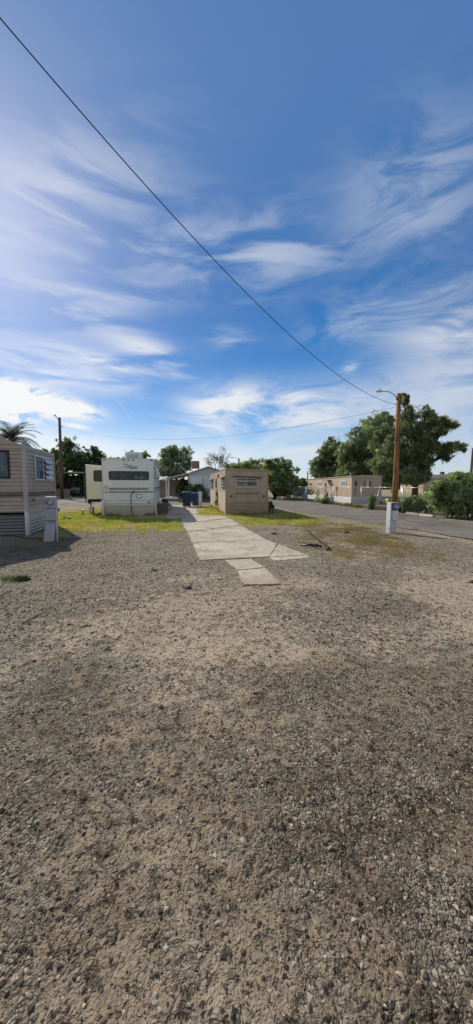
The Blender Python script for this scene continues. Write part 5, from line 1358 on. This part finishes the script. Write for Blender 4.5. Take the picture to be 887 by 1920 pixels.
# carport and dark car at the far left
c = at(146, 931, 48)
t = thing('carport', 'dark flat roofed carport under the trees at left', 'carport', (c.x, 48, 0), R(8))
zr = at(146, 885.5, 47.5).z
mb = MB(); mb.box(-3.4, 5.0, -.4, 6, zr - .08, zr + .06); mb.build('roof', M['galv'], t)
for sx in (-3.2, .9, 4.6):
    for sy in (0, 5.6):
        mb = MB(); mb.box(sx, sx + .12, sy, sy + .12, 0, zr - .082); mb.build('post', M['wood_dark'], t)
mb = MB(); mb.box(-3.3, 4.9, 5.85, 5.95, 0, zr - .3); mb.build('back_wall', M['wood_dark'], t)
mb = MB(); mb.box(-3.1, -1.2, .3, .36, .02, 1.15); mb.build('low_wall', M['shed'], t)
def car(label, loc, rz, m):
    t = thing('parked_car', label, 'car', loc, rz)
    prof = [(-2.1, .3), (2.1, .3), (2.15, .6), (2.05, .8), (1.1, .92), (.45, 1.38), (-1.0, 1.42), (-1.7, .98), (-2.1, .92), (-2.18, .6)]
    mb = MB(); mb.prism(prof, -.84, .84, 'y'); mb.build('body', M[m], t, bevel=.08)
    mb = MB(); mb.prism([(.98, .95), (.42, 1.32), (-.95, 1.36), (-1.5, .98)], -.848, .848, 'y'); mb.build('side_windows', M['glass'], t)
    mb = MB(); mb.hexa([(1.09, -.7, .95), (1.09, .7, .95), (1.07, .7, .94), (1.07, -.7, .94), (.52, -.62, 1.36), (.52, .62, 1.36), (.48, .62, 1.34), (.48, -.62, 1.34)]); mb.build('windscreen', M['louvre'], t)
    for x in (-1.3, 1.3):
        for s in (-1, 1):
            mb = MB(); mb.tube([(x, s * .7, .32), (x, s * .88, .32)], .32, 16); w_ = mb.build('wheel', M['black'], t)
            mb = MB(); mb.tube([(x, s * .87, .32), (x, s * .89, .32)], .18, 12); mb.build('rim', M['alu'], w_)
    for s in (-.6, .6):
        mb = MB(); mb.box(2.1, 2.17, s - .16, s + .16, .62, .76); mb.build('headlight', M['louvre'], t, bevel=.02)
c = at(141, 931, 50)
car('dark car parked in the shade of the carport at left', (c.x, 50.5, 0), R(-75), 'carpaint')

# distant tan building at right
c = at(838, 915, 78)
t = thing('tan_building', 'distant tan building with low roof seen over the right bushes', 'building', (c.x, 78, 0), R(6))
mb = MB(); mb.box(-6, 9, 0, 9, 0, 3.4); mb.build('wall', M['tanwall'], t)
mb = MB(); mb.prism([(-6.4, 3.4), (9.4, 3.4), (9.2, 3.9), (1.5, 4.5), (-6.2, 3.9)], -.4, 9.4, 'y'); rf = mb.build('roof', M['galv'], t)
for u in (-4, -.5, 4.5):
    mb = MB(); mb.box(u, u + 1.3, -.04, -.003, 1.2, 2.4); w_ = mb.build('window', M['white'], t); mb = MB(); mb.box(u + .08, u + 1.22, -.06, -.042, 1.28, 2.32); mb.build('pane', M['glass'], w_)
for u, s in ((.1, .7), (2.1, .45)):
    mb = MB(); mb.box(u, u + s, 2, 2 + s, 4.2, 4.45 + s * .8); mb.build('roof_cooler', M['steel_dark'], rf)

# ------------------------------------------------------------------ small things on the ground
def ground_tube(name, label, cat, pts, r, m, n=8):
    w = [gnd(*p[:2]) + Vector((0, 0, p[2])) for p in pts]
    for q in w: q.z += float(gh(q.x, q.y))
    mb = MB(); mb.tube(w, r, n); o = mb.build(name, M[m], smooth=True); tag(o, label, cat); return o
ground_tube('iron_bar', 'long straight black bar lying on dry weeds right of the driveway', 'bar', [(574.5, 996, .06), (596, 1013.5, .06), (616.5, 1029.5, .05), (612.5, 1032, .02)], .024, 'frameblack')
ground_tube('fallen_stick', 'thin grey stick lying on the left foreground gravel', 'stick', [(40, 1170, .012), (62, 1157, .014), (82, 1146, .018), (101, 1131, .012)], [.008, .009, .006, .003], 'wood_dark', 6)
c = gnd(586, 1025)
t = thing('broken_branch', 'broken dark branch lying beside the long black bar', 'branch', tuple(c))
mb = MB()
for k in range(6):
    a = random.uniform(-.5, .5) + (math.pi if k % 2 else 0); l = random.uniform(.12, .26)
    mb.tube([(0, random.uniform(-.05, .05), .03), (math.cos(a) * l * .5, math.sin(a) * l * .5, .06), (math.cos(a) * l, math.sin(a) * l, .025)], [.028, .02, .008], 6)
mb.tube([(-.3, .1, .02), (0, 0, .05), (.25, -.05, .02)], [.015, .035, .02], 7)
mb.build('twigs', M['frameblack'], t, smooth=True)
def clod(label, px, py, r, m='steel_dark'):
    c = gnd(px, py)
    mb = MB(); bm = bmesh.new(); bmesh.ops.create_icosphere(bm, subdivisions=2, radius=r)
    for v in bm.verts: v.co = Vector((v.co.x * 1.4, v.co.y, v.co.z * .6)) * random.uniform(.75, 1.2)
    mb.v = [tuple(v.co + Vector((0, 0, r * .3))) for v in bm.verts]; mb.f = [tuple(v.index for v in f.verts) for f in bm.faces]; bm.free()
    o = mb.build('dark_rock', M[m]); o.location = (c.x, c.y, float(gh(c.x, c.y))); tag(o, label, 'rock')
clod('dark lump on the grass edge right of the driveway, nearest the taupe trailer', 463, 982, .06)
clod('dark rock beside the right edge of the driveway', 514, 1001.5, .07)
clod('dark rock on dry weeds left of the white meter pedestal', 649, 999.5, .075)
clod('flat dark rock on the gravel in the right middle foreground', 771, 1107, .03, 'greyconc')
clod('small dark rock at the far right edge of the foreground', 886, 1093, .045)
clod('lone dark pebble on gravel left of the narrow walkway', 289, 1069, .035)
clod('dark stone near the walkway, in the centre left gravel', 352, 1102, .045)
c = gnd(155.5, 966)
t = thing('water_spigot', 'small black water spigot standing in the grass left of the camper', 'spigot', tuple(c))
mb = MB(); mb.tube([(0, 0, -.02), (0, 0, .29)], .02, 8); mb.build('riser', M['frameblack'], t)
mb = MB(); mb.tube([(-.075, 0, .29), (.075, 0, .29)], .026, 8); mb.build('handle', M['frameblack'], t)
c = gnd(128, 975)
t = thing('pipe_valve', 'low black pipe valve with a white cap lying in the grass near the grey pedestal', 'valve', tuple(c))
mb = MB(); mb.tube([(-.2, 0, -.01), (-.2, 0, .13), (-.17, 0, .14), (.0, 0, .1), (.14, -.02, .09)], .022, 8); mb.tube([(.02, 0, .0), (.02, 0, .13)], .05, 10); mb.build('pipe', M['frameblack'], t)
mb = MB(); mb.tube([(.06, 0, .12), (.06, 0, .165)], .06, 12); mb.build('cap', M['white'], t)

# ------------------------------------------------------------------ sky, sun
SUN_AZ_X, SUN_AZ_Y, SUN_EL = -.61, .79, R(34.5)
az = math.atan2(SUN_AZ_X, SUN_AZ_Y)            # measured from +Y towards +X
sun_dir = Vector((math.sin(az) * math.cos(SUN_EL), math.cos(az) * math.cos(SUN_EL), math.sin(SUN_EL)))
sd = bpy.data.lights.new('sun', 'SUN'); sd.energy = 5.0; sd.angle = R(.53); sd.color = (1, .92, .79)
so = bpy.data.objects.new('sun', sd); COL.objects.link(so); so.rotation_euler = (-sun_dir).to_track_quat('-Z', 'Y').to_euler(); so.location = (-20, 26, 30)

wd = bpy.data.worlds.new('World'); scene.world = wd; wd.use_nodes = True
nt = wd.node_tree; bg = nt.nodes['Background']
sky = nt.nodes.new('ShaderNodeTexSky'); sky.sky_type = 'NISHITA'; sky.sun_disc = False
sky.sun_elevation = SUN_EL; sky.sun_rotation = az; sky.air_density = 1.0; sky.dust_density = .6; sky.ozone_density = 2.0; sky.altitude = 700
tc = nt.nodes.new('ShaderNodeTexCoord'); dirv = tc.outputs['Generated']
sx = nt.nodes.new('ShaderNodeSeparateXYZ'); nt.links.new(dirv, sx.inputs[0])
AZ = mth(nt, 'ARCTAN2', sx.outputs[0], sx.outputs[1]); EL = mth(nt, 'ARCSINE', sx.outputs[2])
cm = nt.nodes.new('ShaderNodeCombineXYZ'); nt.links.new(AZ, cm.inputs[0]); nt.links.new(EL, cm.inputs[1])
hs = nd(nt, 'ShaderNodeHueSaturation', ins={'Saturation': 1.42, 'Value': 1.0, 'Hue': .5}); nt.links.new(sky.outputs[0], hs.inputs['Color'])
skyc = mixc(nt, 1.0, hs.outputs[0], (1.02, 1.06, 1.12), 'MULTIPLY')

def azel(px, py):
    d = ray(px, py).normalized(); return math.atan2(d.x, d.y), math.asin(d.z)
def lobe(p0, p1, wid, amt, soft=1.0):
    """elongated cloud lobe between two sky directions"""
    a0, e0 = azel(*p0); a1, e1 = azel(*p1)
    ca, ce = (a0 + a1) / 2, (e0 + e1) / 2; ln = math.hypot(a1 - a0, e1 - e0) / 2; th = math.atan2(e1 - e0, a1 - a0); w_ = wid / FOC
    da = mth(nt, 'SUBTRACT', AZ, ca); de = mth(nt, 'SUBTRACT', EL, ce)
    u = mth(nt, 'ADD', mth(nt, 'MULTIPLY', da, math.cos(th) / ln), mth(nt, 'MULTIPLY', de, math.sin(th) / ln))
    v = mth(nt, 'ADD', mth(nt, 'MULTIPLY', da, -math.sin(th) / w_), mth(nt, 'MULTIPLY', de, math.cos(th) / w_))
    r2 = mth(nt, 'ADD', mth(nt, 'MULTIPLY', u, u), mth(nt, 'MULTIPLY', v, v))
    return mth(nt, 'MULTIPLY', mth(nt, 'EXPONENT', mth(nt, 'MULTIPLY', r2, -1.0)), amt)
def addall(l):
    o = l[0]
    for q in l[1:]: o = mth(nt, 'ADD', o, q)
    return o
def fib(rot, sc, scale, dist, detail=9, rough=.6, off=0):
    n = noise(nt, mapping(nt, cm.outputs[0], sc, (0, 0, rot), (off, off * .7, 0)), scale, detail, rough, dist); return n.outputs[0]
nA = fib(R(16), (1.3, 7, 1), 2.4, .55, 8, .56, off=1.3)          # fibres falling to the right
nB = fib(R(-14), (1.5, 4.6, 1), 2.6, .9, 10, .63, off=5.1)        # fibres rising to the right
nP = fib(R(12), (2.2, 4.5, 1), 5.0, .6, 10, .66, off=9.7)        # lumpier cloud
def dens(mask, n, lo, hi):
    return mth(nt, 'MULTIPLY', mask, maprange(nt, n, lo, hi), clamp=True)
mA = addall([lobe((-80, 655), (250, 690), 26, .75), lobe((200, 628), (360, 688), 20, 1.0), lobe((120, 660), (320, 700), 10, .9), lobe((120, 705), (290, 738), 15, .7), lobe((-60, 690), (160, 720), 26, .5), lobe((385, 628), (470, 640), 16, .55), lobe((-150, 560), (260, 570), 34, .7), lobe((250, 480), (700, 430), 45, .6), lobe((-100, 380), (300, 330), 60, .5)])
mB = addall([lobe((350, 760), (500, 745), 28, 1.25), lobe((330, 800), (520, 780), 24, .8), lobe((470, 785), (760, 750), 42, 1.2), lobe((530, 748), (600, 742), 9, 1.0), lobe((645, 692), (672, 680), 9, .8), lobe((760, 640), (1000, 620), 30, .8), lobe((820, 800), (1000, 780), 80, .95), lobe((600, 600), (1000, 540), 36, .6), lobe((650, 400), (950, 300), 60, .5)])
mP = addall([lobe((-80, 730), (120, 762), 24, 1.9), lobe((90, 760), (188, 776), 13, 1.5), lobe((-30, 776), (75, 790), 6, 1.1), lobe((120, 796), (168, 803), 4, .9), lobe((-40, 735), (60, 750), 22, .9)])
mH = addall([lobe((-100, 815), (240, 842), 24, .95), lobe((200, 850), (560, 868), 26, .8), lobe((500, 850), (950, 870), 34, .9), lobe((480, 838), (700, 845), 10, .6)])
dA = dens(mA, nA, .40, .66); dB = dens(mB, nB, .34, .64); dP = dens(mP, nP, .36, .56); dV = dens(addall([lobe((720, 760), (1010, 640), 85, .95), lobe((560, 790), (900, 750), 34, .5)]), nB, .0, .62)
dH = dens(mH, nB, .25, .6)
ctr_ = addall([lobe((222, 752), (236, 772), 1.1, .2), lobe((239, 777), (248, 791), 1.0, .2)])
one = 1.0
inv = mth(nt, 'SUBTRACT', one, mth(nt, 'MULTIPLY', dA, .75))
for d_, k in ((dV, .72), (dB, .88), (dP, .95), (dH, .8), (ctr_, 1.0)):
    inv = mth(nt, 'MULTIPLY', inv, mth(nt, 'SUBTRACT', one, mth(nt, 'MULTIPLY', d_, k, clamp=True)))
cover = mth(nt, 'SUBTRACT', one, inv, clamp=True)
# clouds glow a little toward the sun
dp = nt.nodes.new('ShaderNodeVectorMath'); dp.operation = 'DOT_PRODUCT'; nt.links.new(dirv, dp.inputs[0]); dp.inputs[1].default_value = tuple(sun_dir)
near = maprange(nt, dp.outputs['Value'], .35, .98, 0, 1)
skyc = mixc(nt, maprange(nt, dp.outputs['Value'], .55, 1.0, 0, .75), skyc, (.70, .72, .76), 'MULTIPLY')
cloudc = mixc(nt, near, (6.2, 6.7, 7.7), (9.6, 9.6, 9.5))
# thin milky veil low over the horizon
veil = maprange(nt, EL, 0.0, .24, .5, 0.0)
c1 = mixc(nt, veil, skyc, (5.4, 6.5, 8.0))
c1 = mixc(nt, maprange(nt, EL, .35, .9, 0, .3), c1, (2.6, 4.4, 7.6))
c2 = mixc(nt, cover, c1, cloudc)
# unseen bright cloud added behind the viewpoint as fill for shaded faces
back = maprange(nt, sx.outputs[1], .12, -.35, 0, 1)
nK = noise(nt, dirv, 2.2, 6, .6).outputs[0]
c2 = mixc(nt, mth(nt, 'MULTIPLY', back, maprange(nt, nK, .3, .55, .45, 1)), c2, (4.5, 4.9, 5.5))
nt.links.new(c2, bg.inputs['Color']); bg.inputs['Strength'].default_value = .1

# ------------------------------------------------------------------ repeats carry a shared group
GROUPS = {'pepper_tree': 'big drooping trees behind the beige mobile home', 'mesquite_tree': 'mesquite trees behind the taupe trailer', 'shade_tree': 'dark trees behind the carport',
          'utility_pole': 'utility poles around the lot', 'verge_shrub': 'green shrubs along the road verge', 'acacia_bush': 'bushes along the right fence', 'meter_pedestal': 'electric meter pedestals on the lot',
          'wheelie_bin': 'wheelie bins beside the path', 'wheel_stop': 'wheel stops at the roadside', 'chain_link_fence': 'chain link fences along the road', 'dark_rock': 'dark rocks lying on the lot', 'power_line': 'overhead lines'}
for o in COL.objects:
    b_ = o.name.split('.')[0]
    if o.parent is None and b_ in GROUPS: o['group'] = GROUPS[b_]

# ------------------------------------------------------------------ camera
cd = bpy.data.cameras.new('camera'); cam = bpy.data.objects.new('camera', cd); COL.objects.link(cam)
cam.location = (0, 0, EYE); cam.rotation_euler = (R(90) - PITCH, 0, 0)
cd.sensor_fit = 'HORIZONTAL'; cd.sensor_width = 36; cd.lens = 36 * FOC / 887.0
cd.clip_start = .05; cd.clip_end = 6000
scene.camera = cam
scene.view_settings.view_transform = 'Standard'; scene.view_settings.look = 'None'; scene.view_settings.exposure = 0; scene.view_settings.gamma = 1
scene.cycles.transparent_max_bounces = 24
